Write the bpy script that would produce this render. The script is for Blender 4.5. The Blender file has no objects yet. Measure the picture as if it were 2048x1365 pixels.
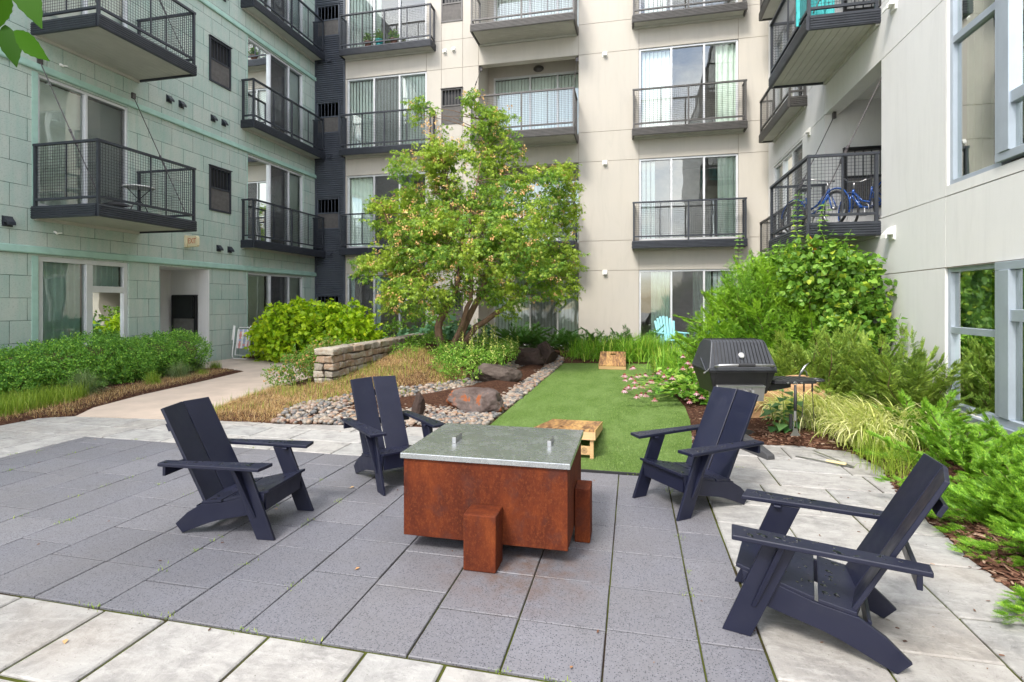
import bpy, bmesh, math, random
import numpy as np
from mathutils import Vector, Matrix, noise
random.seed(7); rng = np.random.default_rng(7)
R_ = math.radians
C = bpy.context.scene.collection
T = math.atan(242/1060)          # the camera looks this much to the left of the building's long axis
XL, YB, XR = -10.4, 15.9, 3.66   # left wall, back wall, right wall
SUN_EL, SUN_AZ = 50, 203         # degrees; azimuth measured clockwise from +Y

# ------------------------------------------------------------------ node helpers
def new_mat(name):
    m = bpy.data.materials.new(name); m.use_nodes = True
    nt = m.node_tree; nt.nodes.clear()
    return m, nt, nt.nodes, nt.links
def nd(nt, typ, **kw):
    n = nt.nodes.new(typ)
    for k, v in kw.items():
        if k in n.inputs: n.inputs[k].default_value = v
        else: setattr(n, k, v)
    return n
def rgba(c): return (c[0], c[1], c[2], 1)
def mixc(nt, fac, a, b, typ='MIX'):
    n = nt.nodes.new('ShaderNodeMix'); n.data_type = 'RGBA'; n.blend_type = typ
    for s, v in ((0, fac), (6, a), (7, b)):
        if hasattr(v, 'node'): nt.links.new(v, n.inputs[s])
        else: n.inputs[s].default_value = v if s == 0 else rgba(v)
    return n.outputs[2]
def ramp(nt, src, stops, interp='LINEAR'):
    n = nt.nodes.new('ShaderNodeValToRGB'); r = n.color_ramp; r.interpolation = interp
    while len(r.elements) < len(stops): r.elements.new(.5)
    for e, (p, c) in zip(r.elements, stops): e.position = p; e.color = rgba(c)
    nt.links.new(src, n.inputs[0]); return n.outputs[0]
def ntex(nt, scale, detail=3, rough=.55, coord='Object', stretch=None, dist=0):
    tc = nd(nt, 'ShaderNodeTexCoord'); out = tc.outputs[coord]
    if stretch:
        mp = nd(nt, 'ShaderNodeMapping'); mp.inputs['Scale'].default_value = stretch
        nt.links.new(out, mp.inputs[0]); out = mp.outputs[0]
    n = nd(nt, 'ShaderNodeTexNoise'); n.inputs['Scale'].default_value = scale
    n.inputs['Detail'].default_value = detail; n.inputs['Roughness'].default_value = rough
    n.inputs['Distortion'].default_value = dist
    nt.links.new(out, n.inputs['Vector']); return n.outputs['Fac']
def bump(nt, h, strength, dist=.01, nrm=None):
    b = nd(nt, 'ShaderNodeBump'); b.inputs['Strength'].default_value = strength
    b.inputs['Distance'].default_value = dist; nt.links.new(h, b.inputs['Height'])
    if nrm: nt.links.new(nrm, b.inputs['Normal'])
    return b.outputs[0]
def finish(m, nt, col, rough=.6, metal=0, nrm=None, spec=.5, coat=0):
    p = nd(nt, 'ShaderNodeBsdfPrincipled'); o = nd(nt, 'ShaderNodeOutputMaterial')
    if hasattr(col, 'node'): nt.links.new(col, p.inputs['Base Color'])
    else: p.inputs['Base Color'].default_value = rgba(col)
    if hasattr(rough, 'node'): nt.links.new(rough, p.inputs['Roughness'])
    else: p.inputs['Roughness'].default_value = rough
    p.inputs['Metallic'].default_value = metal
    p.inputs['Specular IOR Level'].default_value = spec
    if coat: p.inputs['Coat Weight'].default_value = coat
    if nrm: nt.links.new(nrm, p.inputs['Normal'])
    nt.links.new(p.outputs[0], o.inputs[0]); return m
def simple(name, col, rough=.6, metal=0, var=.15, scale=6, bmp=0, bscale=80, spec=.5, stretch=None, coat=0, bd=.004):
    m, nt, N, L = new_mat(name)
    lo = tuple(c*(1-var) for c in col); hi = tuple(min(1, c*(1+var)) for c in col)
    f = ntex(nt, scale, 5, .6, stretch=stretch)
    c = ramp(nt, f, [(.3, lo), (.7, hi)])
    b = bump(nt, ntex(nt, bscale, 3), bmp, bd) if bmp else None
    return finish(m, nt, c, rough, metal, b, spec, coat)
def island(nt):
    g = nd(nt, 'ShaderNodeNewGeometry'); return g.outputs['Random Per Island']
def leafmat(name, stops, transl=.35, rough=.5, spec=.35, patch=None, pscale=1.3):
    m, nt, N, L = new_mat(name)
    c = ramp(nt, island(nt), stops)
    if patch:     # a second hue in broad patches, as old and young growth has
        f = ramp(nt, ntex(nt, pscale, 2), [(.42, (0, 0, 0)), (.62, (1, 1, 1))])
        c = mixc(nt, f, c, mixc(nt, .6, c, patch))
    p = nd(nt, 'ShaderNodeBsdfPrincipled'); p.inputs['Roughness'].default_value = rough
    p.inputs['Specular IOR Level'].default_value = spec
    L.new(c, p.inputs['Base Color'])
    t = nd(nt, 'ShaderNodeBsdfTranslucent'); L.new(mixc(nt, .35, c, (.25, .45, .02), 'MIX'), t.inputs[0])
    mx = nd(nt, 'ShaderNodeMixShader'); mx.inputs[0].default_value = transl
    L.new(p.outputs[0], mx.inputs[1]); L.new(t.outputs[0], mx.inputs[2])
    o = nd(nt, 'ShaderNodeOutputMaterial'); L.new(mx.outputs[0], o.inputs[0]); return m
M = {}
# ------------------------------------------------------------------ materials: buildings
def green_wall():
    m, nt, N, L = new_mat('green_block_siding')
    tc = nd(nt, 'ShaderNodeTexCoord'); sp = nd(nt, 'ShaderNodeSeparateXYZ'); L.new(tc.outputs['Object'], sp.inputs[0])
    az = nd(nt, 'ShaderNodeMath', operation='ADD'); L.new(sp.outputs[2], az.inputs[0]); az.inputs[1].default_value = .395*20-2.365
    cb = nd(nt, 'ShaderNodeCombineXYZ'); L.new(sp.outputs[0], cb.inputs[0]); L.new(az.outputs[0], cb.inputs[1])
    b = nd(nt, 'ShaderNodeTexBrick'); b.offset = .46; b.offset_frequency = 2
    L.new(cb.outputs[0], b.inputs['Vector'])
    b.inputs['Color1'].default_value = rgba((.36, .455, .40)); b.inputs['Color2'].default_value = rgba((.45, .52, .455))
    b.inputs['Mortar'].default_value = rgba((.06, .11, .085))
    b.inputs['Scale'].default_value = 1; b.inputs['Mortar Size'].default_value = .006
    b.inputs['Mortar Smooth'].default_value = .3; b.inputs['Brick Width'].default_value = .6; b.inputs['Row Height'].default_value = .395
    n1 = ntex(nt, 2.2, 5, .6); n2 = ntex(nt, 30, 5, .75, stretch=(1, 1, 2.8)); n3 = ntex(nt, 3, 4, .6, stretch=(3, 3, .35))
    c = mixc(nt, ramp(nt, n1, [(.35, (0, 0, 0)), (.7, (1, 1, 1))]), b.outputs[0], mixc(nt, .7, b.outputs[0], (.50, .52, .46)))
    c = mixc(nt, ramp(nt, n3, [(.45, (0, 0, 0)), (.75, (.5, .5, .5))]), c, (.25, .43, .36))
    c = mixc(nt, ramp(nt, n2, [(.54, (0, 0, 0)), (.66, (.75, .75, .75))]), c, (.16, .22, .18))
    nr = bump(nt, n2, .35, .01)
    inv = nd(nt, 'ShaderNodeMath', operation='SUBTRACT'); inv.inputs[0].default_value = 1; L.new(b.outputs['Fac'], inv.inputs[1])
    nr = bump(nt, inv.outputs[0], .7, .02, nr)
    return finish(m, nt, c, .8, 0, nr, .25)
M['green'] = green_wall()
M['ledge'] = simple('green_ledge_metal', (.33, .50, .42), .6, 0, .1, 5, .1, 60)
def stucco(name, col, warm, sc=1.0):
    m, nt, N, L = new_mat(name)
    a = ntex(nt, .8, 5, .6); s = ntex(nt, 1.7, 7, .72, stretch=(2.6, 2.6, .35), dist=.8); f = ntex(nt, 170, 3, .7)
    c = mixc(nt, ramp(nt, a, [(.35, (0, 0, 0)), (.7, (1, 1, 1))]), col, warm)
    c = mixc(nt, ramp(nt, s, [(.48, (0, 0, 0)), (.85, (.32, .32, .32))]), c, tuple(v*.66 for v in col))
    c = mixc(nt, ramp(nt, f, [(.3, (.10, .10, .10)), (.6, (0, 0, 0))]), c, tuple(v*.6 for v in col))
    return finish(m, nt, c, .85, 0, bump(nt, f, .45*sc, .006), .2)
M['cream'] = stucco('cream_stucco', (.475, .445, .395), (.495, .46, .40))
M['white'] = stucco('pale_grey_stucco', (.66, .655, .64), (.69, .68, .66), 1.6)
M['groove'] = simple('joint_groove', (.30, .24, .19), .9)
M['corr'] = simple('charcoal_corrugated_metal', (.075, .085, .105), .42, .2, .15, 3, 0, 80)
M['dark'] = simple('charcoal_painted_steel', (.030, .034, .043), .42, .1, .2, 5, .06, 200)
M['dark2'] = simple('bronze_painted_steel', (.075, .07, .065), .42, .1, .2, 5, .06, 200)
M['soffit'] = simple('pale_soffit_boards', (.46, .45, .40), .6, 0, .08, 3)
M['alu'] = simple('silver_window_frame', (.62, .63, .64), .38, .25, .07, 4)
M['bluealu'] = simple('blue_grey_window_frame', (.36, .41, .47), .36, .3, .07, 4)
M['blinds'] = simple('pale_vertical_blinds', (.82, .88, .84), .7, 0, .06, 3)
M['curtain'] = simple('pale_green_curtain', (.72, .80, .72), .85, 0, .08, 3)
M['curtaindark'] = simple('grey_green_curtain', (.50, .66, .64), .85, 0, .1, 3)
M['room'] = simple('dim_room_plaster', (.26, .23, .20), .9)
M['screen'] = None
M['ventwhite'] = simple('white_plastic', (.75, .74, .70), .4, 0, .05)
M['steel'] = simple('brushed_stainless', (.36, .36, .36), .34, .9, .08, 4, .05, 300, stretch=(20, 1, 1))
M['rod'] = simple('weathered_steel_rod', (.10, .09, .09), .45, .6, .3, 9)
def glass(name, tint, refl, ior=1.6):
    m, nt, N, L = new_mat(name)
    tr = nd(nt, 'ShaderNodeBsdfTransparent'); tr.inputs[0].default_value = rgba(tint)
    gl = nd(nt, 'ShaderNodeBsdfGlossy'); gl.inputs['Roughness'].default_value = 0.0; gl.inputs[0].default_value = (.93, .97, .95, 1)
    gl_b = bump(nt, ntex(nt, 1.1, 1), .25, .02); L.new(gl_b, gl.inputs['Normal'])
    fr = nd(nt, 'ShaderNodeFresnel'); fr.inputs[0].default_value = ior
    ad = nd(nt, 'ShaderNodeMath', operation='ADD'); ad.use_clamp = True; L.new(fr.outputs[0], ad.inputs[0]); ad.inputs[1].default_value = refl
    mx = nd(nt, 'ShaderNodeMixShader'); L.new(ad.outputs[0], mx.inputs[0]); L.new(tr.outputs[0], mx.inputs[1]); L.new(gl.outputs[0], mx.inputs[2])
    o = nd(nt, 'ShaderNodeOutputMaterial'); L.new(mx.outputs[0], o.inputs[0]); return m
M['glass'] = glass('window_glass', (.93, .97, .95), .11)
M['glassgreen'] = glass('green_tinted_glass', (.66, .84, .68), .34)
def screen_mat():
    m, nt, N, L = new_mat('insect_screen')
    tr = nd(nt, 'ShaderNodeBsdfTransparent'); p = nd(nt, 'ShaderNodeBsdfPrincipled')
    p.inputs['Base Color'].default_value = (.09, .09, .095, 1); p.inputs['Roughness'].default_value = .8
    mx = nd(nt, 'ShaderNodeMixShader'); mx.inputs[0].default_value = .42; L.new(tr.outputs[0], mx.inputs[1]); L.new(p.outputs[0], mx.inputs[2])
    o = nd(nt, 'ShaderNodeOutputMaterial'); L.new(mx.outputs[0], o.inputs[0]); return m
M['screen'] = screen_mat()
# ------------------------------------------------------------------ materials: ground
def dark_paver():
    m, nt, N, L = new_mat('charcoal_granite_paver')
    g = island(nt)
    base = ramp(nt, g, [(0, (.135, .136, .156)), (.5, (.150, .150, .170)), (1, (.168, .167, .186))])
    v = nd(nt, 'ShaderNodeTexVoronoi'); v.inputs['Scale'].default_value = 140
    tc = nd(nt, 'ShaderNodeTexCoord'); L.new(tc.outputs['Object'], v.inputs['Vector'])
    sp = nd(nt, 'ShaderNodeSeparateColor'); L.new(v.outputs['Color'], sp.inputs[0])
    sel = ramp(nt, sp.outputs[0], [(.52, (0, 0, 0)), (.75, (1, 1, 1))])
    dst = ramp(nt, v.outputs['Distance'], [(.30, (1, 1, 1)), (.55, (0, 0, 0))])
    f = mixc(nt, 1, sel, dst, 'MULTIPLY')
    c = mixc(nt, f, base, (.038, .039, .050))
    c = mixc(nt, ramp(nt, sp.outputs[1], [(.90, (0, 0, 0)), (.95, (.25, .25, .25))]), c, (.28, .28, .32))
    big = ntex(nt, 1.4, 4, .6)
    c = mixc(nt, ramp(nt, big, [(.40, (0, 0, 0)), (.75, (.4, .4, .4))]), c, (.125, .115, .108))
    dd_ = nd(nt, 'ShaderNodeVectorMath', operation='DISTANCE'); L.new(tc.outputs['Object'], dd_.inputs[0]); dd_.inputs[1].default_value = (-.62, 2.93, 0)
    rs = ramp(nt, dd_.outputs['Value'], [(.10, (1, 1, 1)), (.55, (0, 0, 0))]); rn = ramp(nt, ntex(nt, 9, 5, .7), [(.38, (0, 0, 0)), (.7, (.85, .85, .85))])
    c = mixc(nt, mixc(nt, 1, rs, rn, 'MULTIPLY'), c, (.115, .058, .030))
    c = mixc(nt, ramp(nt, ntex(nt, 5, 6, .75), [(.60, (0, 0, 0)), (.70, (.35, .35, .35))]), c, (.075, .072, .075))
    fine = ntex(nt, 260, 2, .7)
    nr = bump(nt, fine, .25, .003)
    nr = bump(nt, f, .15, .0015, nr)
    return finish(m, nt, c, .55, 0, nr, .4)
def light_paver():
    m, nt, N, L = new_mat('pale_quartzite_paver')
    base = ramp(nt, island(nt), [(0, (.33, .31, .285)), (.35, (.37, .36, .345)), (.7, (.31, .308, .30)), (1, (.40, .38, .35))])
    v = ntex(nt, 4.6, 10, .78, dist=.35); st = ntex(nt, 6, 8, .78, stretch=(1, 3.0, 1), dist=.25); sp = ntex(nt, 55, 5, .75)
    c = mixc(nt, ramp(nt, v, [(.44, (0, 0, 0)), (.66, (.8, .8, .8))]), base, (.17, .163, .16))
    c = mixc(nt, ramp(nt, st, [(.50, (0, 0, 0)), (.62, (.5, .5, .5)), (.75, (0, 0, 0))]), c, (.47, .46, .44))
    c = mixc(nt, ramp(nt, ntex(nt, .9, 3), [(.55, (0, 0, 0)), (.75, (.35, .35, .35))]), c, (.30, .24, .18))
    c = mixc(nt, ramp(nt, sp, [(.62, (0, 0, 0)), (.68, (.8, .8, .8))]), c, (.09, .075, .06))
    nr = bump(nt, v, .5, .02); nr = bump(nt, sp, .35, .004, nr); nr = bump(nt, st, .3, .01, nr)
    return finish(m, nt, c, .6, 0, nr, .35)
M['dpav'] = dark_paver(); M['lpav'] = light_paver()
def joint_mat():
    m, nt, N, L = new_mat('mossy_joint_soil')
    c = mixc(nt, ramp(nt, ntex(nt, 2.4, 4), [(.36, (0, 0, 0)), (.55, (1, 1, 1))]), (.035, .025, .018), (.07, .085, .012))
    return finish(m, nt, c, .95, 0, bump(nt, ntex(nt, 90, 3), .6, .01), .1)
M['joint'] = joint_mat()
M['plaza'] = simple('grey_plaza_ground', (.36, .35, .33), .85, 0, .12, 1.2, .2, 60)
M['concrete'] = simple('tan_concrete_path', (.52, .42, .34), .8, 0, .13, 2.2, .25, 130)
def mulch_mat():
    m, nt, N, L = new_mat('shredded_bark_soil')
    c = ramp(nt, ntex(nt, 26, 6, .75), [(.3, (.02, .011, .008)), (.5, (.075, .035, .022)), (.7, (.15, .08, .05))])
    return finish(m, nt, c, .95, 0, bump(nt, ntex(nt, 30, 5, .7), 1, .04), .1)
M['mulch'] = mulch_mat()
M['chip'] = leafmat('bark_chip', [(0, (.05, .022, .014)), (.35, (.10, .045, .028)), (.7, (.16, .08, .05)), (.93, (.24, .15, .10)), (1, (.42, .30, .22))], 0, .85, .2)
def turf_mat():
    m, nt, N, L = new_mat('artificial_turf')
    f = ntex(nt, 120, 3, .8); b = ntex(nt, 1.6, 5, .65, stretch=(1.6, .7, 1)); s = ntex(nt, 22, 4, .7)
    c = ramp(nt, f, [(.3, (.040, .088, .016)), (.5, (.122, .215, .040)), (.7, (.235, .36, .085))])
    c = mixc(nt, ramp(nt, b, [(.4, (0, 0, 0)), (.62, (.6, .6, .6))]), c, (.22, .33, .10))
    c = mixc(nt, ramp(nt, s, [(.35, (.4, .4, .4)), (.6, (0, 0, 0))]), c, (.07, .12, .03))
    return finish(m, nt, c, .8, 0, bump(nt, f, 1, .02), .15)
M['turf'] = turf_mat()
M['turfblade'] = leafmat('turf_blade', [(0, (0.115, 0.196, 0.046)), (.5, (0.196, 0.299, 0.0805)), (1, (0.31, 0.414, 0.138))], .2)
M['pebble'] = leafmat('river_pebble', [(0, (0.0768, 0.0781, 0.0787)), (.2, (0.142, 0.139, 0.136)), (.36, (0.225, 0.201, 0.173)), (.5, (0.295, 0.235, 0.179)), (.62, (0.212, 0.123, 0.0894)), (.72, (0.325, 0.279, 0.231)), (.84, (0.271, 0.167, 0.1)), (.93, (0.118, 0.117, 0.121)), (1, (0.366, 0.323, 0.273))], 0, .5, .4)
M['straw'] = leafmat('dry_straw', [(0, (0.173, 0.0864, 0.0378)), (.22, (0.389, 0.216, 0.0864)), (.5, (0.605, 0.378, 0.162)), (.8, (0.756, 0.518, 0.238)), (.92, (0.864, 0.67, 0.389)), (1, (0.302, 0.389, 0.0648))], .2, .7)
M['grassy'] = leafmat('lime_grass', [(0, (0.143, 0.242, 0.022)), (.6, (0.275, 0.396, 0.0385)), (1, (0.418, 0.495, 0.077))], .35)
# ------------------------------------------------------------------ materials: furniture and stone
def chair_paint():
    m, nt, N, L = new_mat('navy_recycled_plastic')
    c = ramp(nt, ntex(nt, 3, 3), [(.3, (.007, .0085, .022)), (.7, (.011, .0128, .031))])
    c = mixc(nt, ramp(nt, ntex(nt, 150, 2, .6), [(.74, (0, 0, 0)), (.80, (.5, .5, .5))]), c, (.10, .10, .12))
    c = mixc(nt, ramp(nt, ntex(nt, 4, 6, .75), [(.55, (0, 0, 0)), (.8, (.35, .35, .35))]), c, (.035, .036, .045))
    f = ntex(nt, 9, 3)
    r = nd(nt, 'ShaderNodeMapRange'); L.new(f, r.inputs[0]); r.inputs[1].default_value = .35; r.inputs[2].default_value = .7; r.inputs[3].default_value = .32; r.inputs[4].default_value = .5
    return finish(m, nt, c, r.outputs[0], 0, bump(nt, ntex(nt, 420, 2), .12, .002), .38)
M['navy'] = chair_paint()
M['drop'] = finish(*(lambda a: (a[0], a[1]))(new_mat('rain_drop')), (.004, .005, .010), .03, 0, None, .8)
def rust():
    m, nt, N, L = new_mat('rusted_steel')
    a = ntex(nt, 5, 9, .74, stretch=(1, 1, .45), dist=.3); b = ntex(nt, 85, 6, .75, stretch=(1, 1, .7)); c2 = ntex(nt, 7, 4, .6)
    c = ramp(nt, a, [(.3, (.045, .009, .004)), (.47, (.080, .016, .006)), (.60, (.120, .025, .007)), (.76, (.20, .050, .012))])
    c = mixc(nt, ramp(nt, b, [(.50, (0, 0, 0)), (.70, (.38, .38, .38))]), c, (.26, .075, .020))
    c = mixc(nt, ramp(nt, c2, [(.3, (.55, .55, .55)), (.45, (0, 0, 0))]), c, (.055, .022, .018))
    return finish(m, nt, c, .78, 0, bump(nt, b, .3, .004), .18)
M['rust'] = rust()
def galv():
    m, nt, N, L = new_mat('galvanised_lid')
    v = nd(nt, 'ShaderNodeTexVoronoi'); v.inputs['Scale'].default_value = 45
    tc = nd(nt, 'ShaderNodeTexCoord'); L.new(tc.outputs['Object'], v.inputs['Vector'])
    sp = nd(nt, 'ShaderNodeSeparateColor'); L.new(v.outputs['Color'], sp.inputs[0])
    c = ramp(nt, sp.outputs[0], [(0, (.335, .355, .365)), (1, (.38, .40, .41))])
    st = ntex(nt, 9, 8, .75)
    c = mixc(nt, ramp(nt, st, [(.45, (0, 0, 0)), (.8, (.35, .35, .35))]), c, (.52, .54, .55))
    r = ramp(nt, st, [(.3, (.16, .16, .16)), (.75, (.38, .38, .38))])
    return finish(m, nt, c, r, .75, None, .5)
M['galv'] = galv()
def wood(name, stops, sx=14):
    m, nt, N, L = new_mat(name)
    tc = nd(nt, 'ShaderNodeTexCoord'); sp = nd(nt, 'ShaderNodeSeparateXYZ'); L.new(tc.outputs['Object'], sp.inputs[0])
    fl = nd(nt, 'ShaderNodeMath', operation='MULTIPLY'); L.new(sp.outputs[0], fl.inputs[0]); fl.inputs[1].default_value = sx
    f2 = nd(nt, 'ShaderNodeMath', operation='FLOOR'); L.new(fl.outputs[0], f2.inputs[0])
    wn = nd(nt, 'ShaderNodeTexWhiteNoise', noise_dimensions='1D'); L.new(f2.outputs[0], wn.inputs['W'])
    mp = nd(nt, 'ShaderNodeMapping'); mp.inputs['Scale'].default_value = (14, 1.6, 3); L.new(tc.outputs['Object'], mp.inputs[0])
    ad = nd(nt, 'ShaderNodeVectorMath', operation='ADD'); L.new(mp.outputs[0], ad.inputs[0]); L.new(wn.outputs['Color'], ad.inputs[1])
    n = nd(nt, 'ShaderNodeTexNoise'); n.inputs['Scale'].default_value = 1.6; n.inputs['Detail'].default_value = 5; n.inputs['Distortion'].default_value = 1.4
    L.new(ad.outputs[0], n.inputs['Vector'])
    mm = nd(nt, 'ShaderNodeMath', operation='ADD'); L.new(n.outputs['Fac'], mm.inputs[0])
    w2 = nd(nt, 'ShaderNodeMath', operation='MULTIPLY_ADD'); L.new(wn.outputs[0], w2.inputs[0]); w2.inputs[1].default_value = .3; w2.inputs[2].default_value = -.15
    L.new(w2.outputs[0], mm.inputs[1])
    c = ramp(nt, mm.outputs[0], stops)
    return finish(m, nt, c, .45, 0, bump(nt, n.outputs['Fac'], .2, .004), .4)
M['wood'] = wood('stained_board', [(.3, (.14, .065, .03)), (.42, (.33, .17, .07)), (.55, (.52, .30, .11)), (.7, (.60, .37, .13))], 7)
M['pine'] = simple('pale_pine', (.60, .38, .19), .6, 0, .12, 4, .1, 60, stretch=(1, 8, 8))
M['grillblack'] = simple('charcoal_grill_paint', (.052, .056, .066), .38, .2, .15, 5, .12, 300)
M['grillbody'] = simple('black_cast_aluminium', (.014, .014, .015), .45, .2, .2, 5, .15, 300)
M['plastic'] = simple('black_plastic', (.022, .022, .025), .5, 0, .15, 8)
M['greyplastic'] = simple('dark_grey_plastic', (.055, .055, .06), .55, 0, .15, 8)
M['blue'] = simple('blue_bicycle_paint', (.008, .065, .28), .25, .2, .1, 5)
M['tyre'] = simple('black_rubber', (.02, .02, .02), .7)
M['aqua'] = simple('aqua_plastic', (.27, .60, .66), .45, 0, .06, 4)
M['tealpot'] = simple('teal_plastic', (.02, .33, .34), .45)
M['terracotta'] = simple('brown_plastic_pot', (.16, .07, .05), .6)
M['tealcloth'] = simple('turquoise_cloth', (.05, .45, .46), .7)
M['signcream'] = simple('cream_sign_housing', (.72, .63, .40), .5, 0, .06)
M['signred'] = simple('faded_red_lettering', (.50, .12, .05), .6)
M['dial'] = simple('pale_dial', (.42, .42, .41), .5)
M['tan'] = simple('tan_handle_wood', (.62, .50, .28), .6)
def stone_mat(name, stops, bs=1, sc=7, isl=.5):
    m, nt, N, L = new_mat(name)
    g = nd(nt, 'ShaderNodeMath', operation='ADD'); i = island(nt)
    w = nd(nt, 'ShaderNodeMath', operation='MULTIPLY'); L.new(i, w.inputs[0]); w.inputs[1].default_value = isl
    f = ntex(nt, sc, 7, .7, dist=.8)
    w2 = nd(nt, 'ShaderNodeMath', operation='MULTIPLY'); L.new(f, w2.inputs[0]); w2.inputs[1].default_value = .75
    L.new(w.outputs[0], g.inputs[0]); L.new(w2.outputs[0], g.inputs[1])
    c = ramp(nt, g.outputs[0], stops)
    fine = ntex(nt, 45, 5, .7)
    c = mixc(nt, ramp(nt, fine, [(.55, (0, 0, 0)), (.75, (.5, .5, .5))]), c, tuple(v*.4 for v in stops[1][1]))
    return finish(m, nt, c, .85, 0, bump(nt, fine, .5*bs, .01, bump(nt, f, .8*bs, .03)), .2)
M['wallstone'] = stone_mat('limestone_wall_block', [(.25, (.15, .125, .095)), (.42, (.25, .22, .18)), (.58, (.33, .295, .24)), (.70, (.30, .20, .13)), (.85, (.42, .38, .31))])
M['rock'] = stone_mat('purple_grey_rock', [(.2, (.04, .032, .028)), (.36, (.08, .062, .052)), (.5, (.125, .10, .085)), (.62, (.17, .14, .12)), (.8, (.21, .175, .15))], 1.4, 4, .02)
M['rock2'] = stone_mat('rust_stained_rock', [(.2, (.04, .03, .028)), (.36, (.085, .062, .055)), (.44, (.14, .11, .10)), (.47, (.28, .085, .03)), (.53, (.26, .08, .03)), (.57, (.15, .12, .105))], 1.4, 1.7, .02)
M['darkrock'] = stone_mat('dark_brown_rock', [(.2, (.03, .022, .02)), (.5, (.075, .05, .042)), (.75, (.12, .085, .07)), (.85, (.16, .12, .10))], 1.2, 4, .02)
M['tanrock'] = stone_mat('tan_sandstone', [(.2, (.30, .17, .09)), (.45, (.48, .29, .16)), (.65, (.58, .38, .22)), (.8, (.66, .47, .30))], 1.2, 3, .02)
M['bark'] = simple('tree_bark', (.19, .115, .075), .9, 0, .35, 14, .8, 60, stretch=(1, 1, .25), bd=.02)
M['twig'] = simple('brown_twig', (.13, .08, .045), .9)
# foliage
M['maple'] = leafmat('maple_leaf', [(0, (0.0713, 0.174, 0.0256)), (.3, (0.134, 0.28, 0.0397)), (.65, (0.222, 0.393, 0.0497)), (.9, (0.349, 0.501, 0.0709)), (1, (0.571, 0.576, 0.0851))], .42, .45, .35, (0.476, 0.576, 0.0567))
M['samara'] = leafmat('orange_maple_seed', [(0, (.60, .30, .10)), (.5, (.74, .44, .18)), (1, (.80, .60, .28))], .1)
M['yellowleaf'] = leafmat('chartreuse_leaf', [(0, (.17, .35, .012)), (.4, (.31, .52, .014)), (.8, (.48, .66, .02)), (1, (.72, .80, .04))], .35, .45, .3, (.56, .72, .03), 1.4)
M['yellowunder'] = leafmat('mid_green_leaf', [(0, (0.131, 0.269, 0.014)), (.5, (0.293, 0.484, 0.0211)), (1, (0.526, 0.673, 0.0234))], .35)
M['hedge'] = leafmat('hedge_leaf', [(0, (0.067, 0.198, 0.0343)), (.5, (0.156, 0.362, 0.0505)), (.85, (0.312, 0.583, 0.0804)), (1, (0.528, 0.769, 0.115))], .3)
M['yew'] = leafmat('yew_needle', [(0, (0.0559, 0.17, 0.018)), (.5, (0.136, 0.312, 0.0283)), (.85, (0.256, 0.48, 0.0385)), (1, (0.431, 0.64, 0.0579))], .22, .5, .3, (0.319, 0.533, 0.0257), 1.8)
M['yewbright'] = leafmat('bright_yew_needle', [(0, (0.0769, 0.199, 0.0153)), (.5, (0.154, 0.339, 0.0239)), (.85, (0.246, 0.468, 0.0335)), (1, (0.369, 0.561, 0.0574))], .25)
M['juniper'] = leafmat('juniper_needle', [(0, (0.0822, 0.163, 0.0325)), (.5, (0.179, 0.3, 0.0455)), (.9, (0.299, 0.423, 0.065)), (1, (0.448, 0.536, 0.091))], .2, .5, .3, (0.299, 0.39, 0.052), 2)
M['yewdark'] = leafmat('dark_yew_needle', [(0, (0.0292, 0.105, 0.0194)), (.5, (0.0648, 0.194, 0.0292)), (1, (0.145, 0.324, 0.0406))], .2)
M['vine'] = leafmat('vine_leaf', [(0, (0.0809, 0.188, 0.0231)), (.45, (0.151, 0.309, 0.0405)), (.85, (0.254, 0.441, 0.0578)), (1, (0.485, 0.573, 0.0578))], .35, .4)
M['redleaf'] = leafmat('red_turning_leaf', [(0, (.5, .07, .02)), (1, (.65, .28, .03))], .3)
M['grass'] = leafmat('green_ornamental_grass', [(0, (0.0918, 0.233, 0.0233)), (.5, (0.2, 0.416, 0.0333)), (.9, (0.367, 0.6, 0.0584)), (1, (0.7, 0.634, 0.151))], .3)
M['bluegrass'] = leafmat('grey_green_grass', [(0, (.13, .2, .08)), (.5, (.2, .29, .12)), (.9, (.32, .4, .16)), (1, (.5, .45, .2))], .3)
M['hakone'] = leafmat('golden_forest_grass', [(0, (0.396, 0.475, 0.117)), (.4, (0.66, 0.67, 0.221)), (1, (0.858, 0.821, 0.468))], .35)
M['cover'] = leafmat('ground_cover_leaf', [(0, (0.0792, 0.211, 0.0264)), (.5, (0.158, 0.343, 0.0396)), (.85, (0.33, 0.554, 0.066)), (1, (0.726, 0.792, 0.238))], .35)
M['barberry'] = leafmat('orange_tipped_leaf', [(0, (.08, .2, .03)), (.55, (.18, .34, .05)), (.78, (.3, .42, .08)), (.9, (.62, .28, .12)), (1, (.7, .4, .2))], .35)
M['petal'] = leafmat('pink_petal', [(0, (.36, .16, .15)), (.5, (.50, .26, .30)), (1, (.62, .40, .45))], .3)
M['cone'] = leafmat('brown_flower_cone', [(0, (.10, .025, .015)), (1, (.25, .07, .03))], 0)
M['yellowbit'] = leafmat('pale_yellow_flower', [(0, (.55, .58, .12)), (1, (.8, .75, .3))], .3)
M['deadleaf'] = leafmat('fallen_leaf', [(0, (.10, .05, .03)), (.5, (.35, .17, .07)), (1, (.62, .42, .2))], 0)
M['bigleaf'] = leafmat('broad_milkweed_leaf', [(0, (.06, .17, .05)), (.6, (.11, .25, .08)), (1, (.17, .33, .11))], .3)
M['hosta'] = leafmat('blue_green_hosta_leaf', [(0, (.08, .2, .1)), (1, (.17, .34, .19))], .25)
M['nearleaf'] = leafmat('bright_tree_leaf', [(0, (.014, .055, .002)), (.5, (.022, .075, .003)), (1, (.03, .095, .003))], .10, .6, .06)

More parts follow.
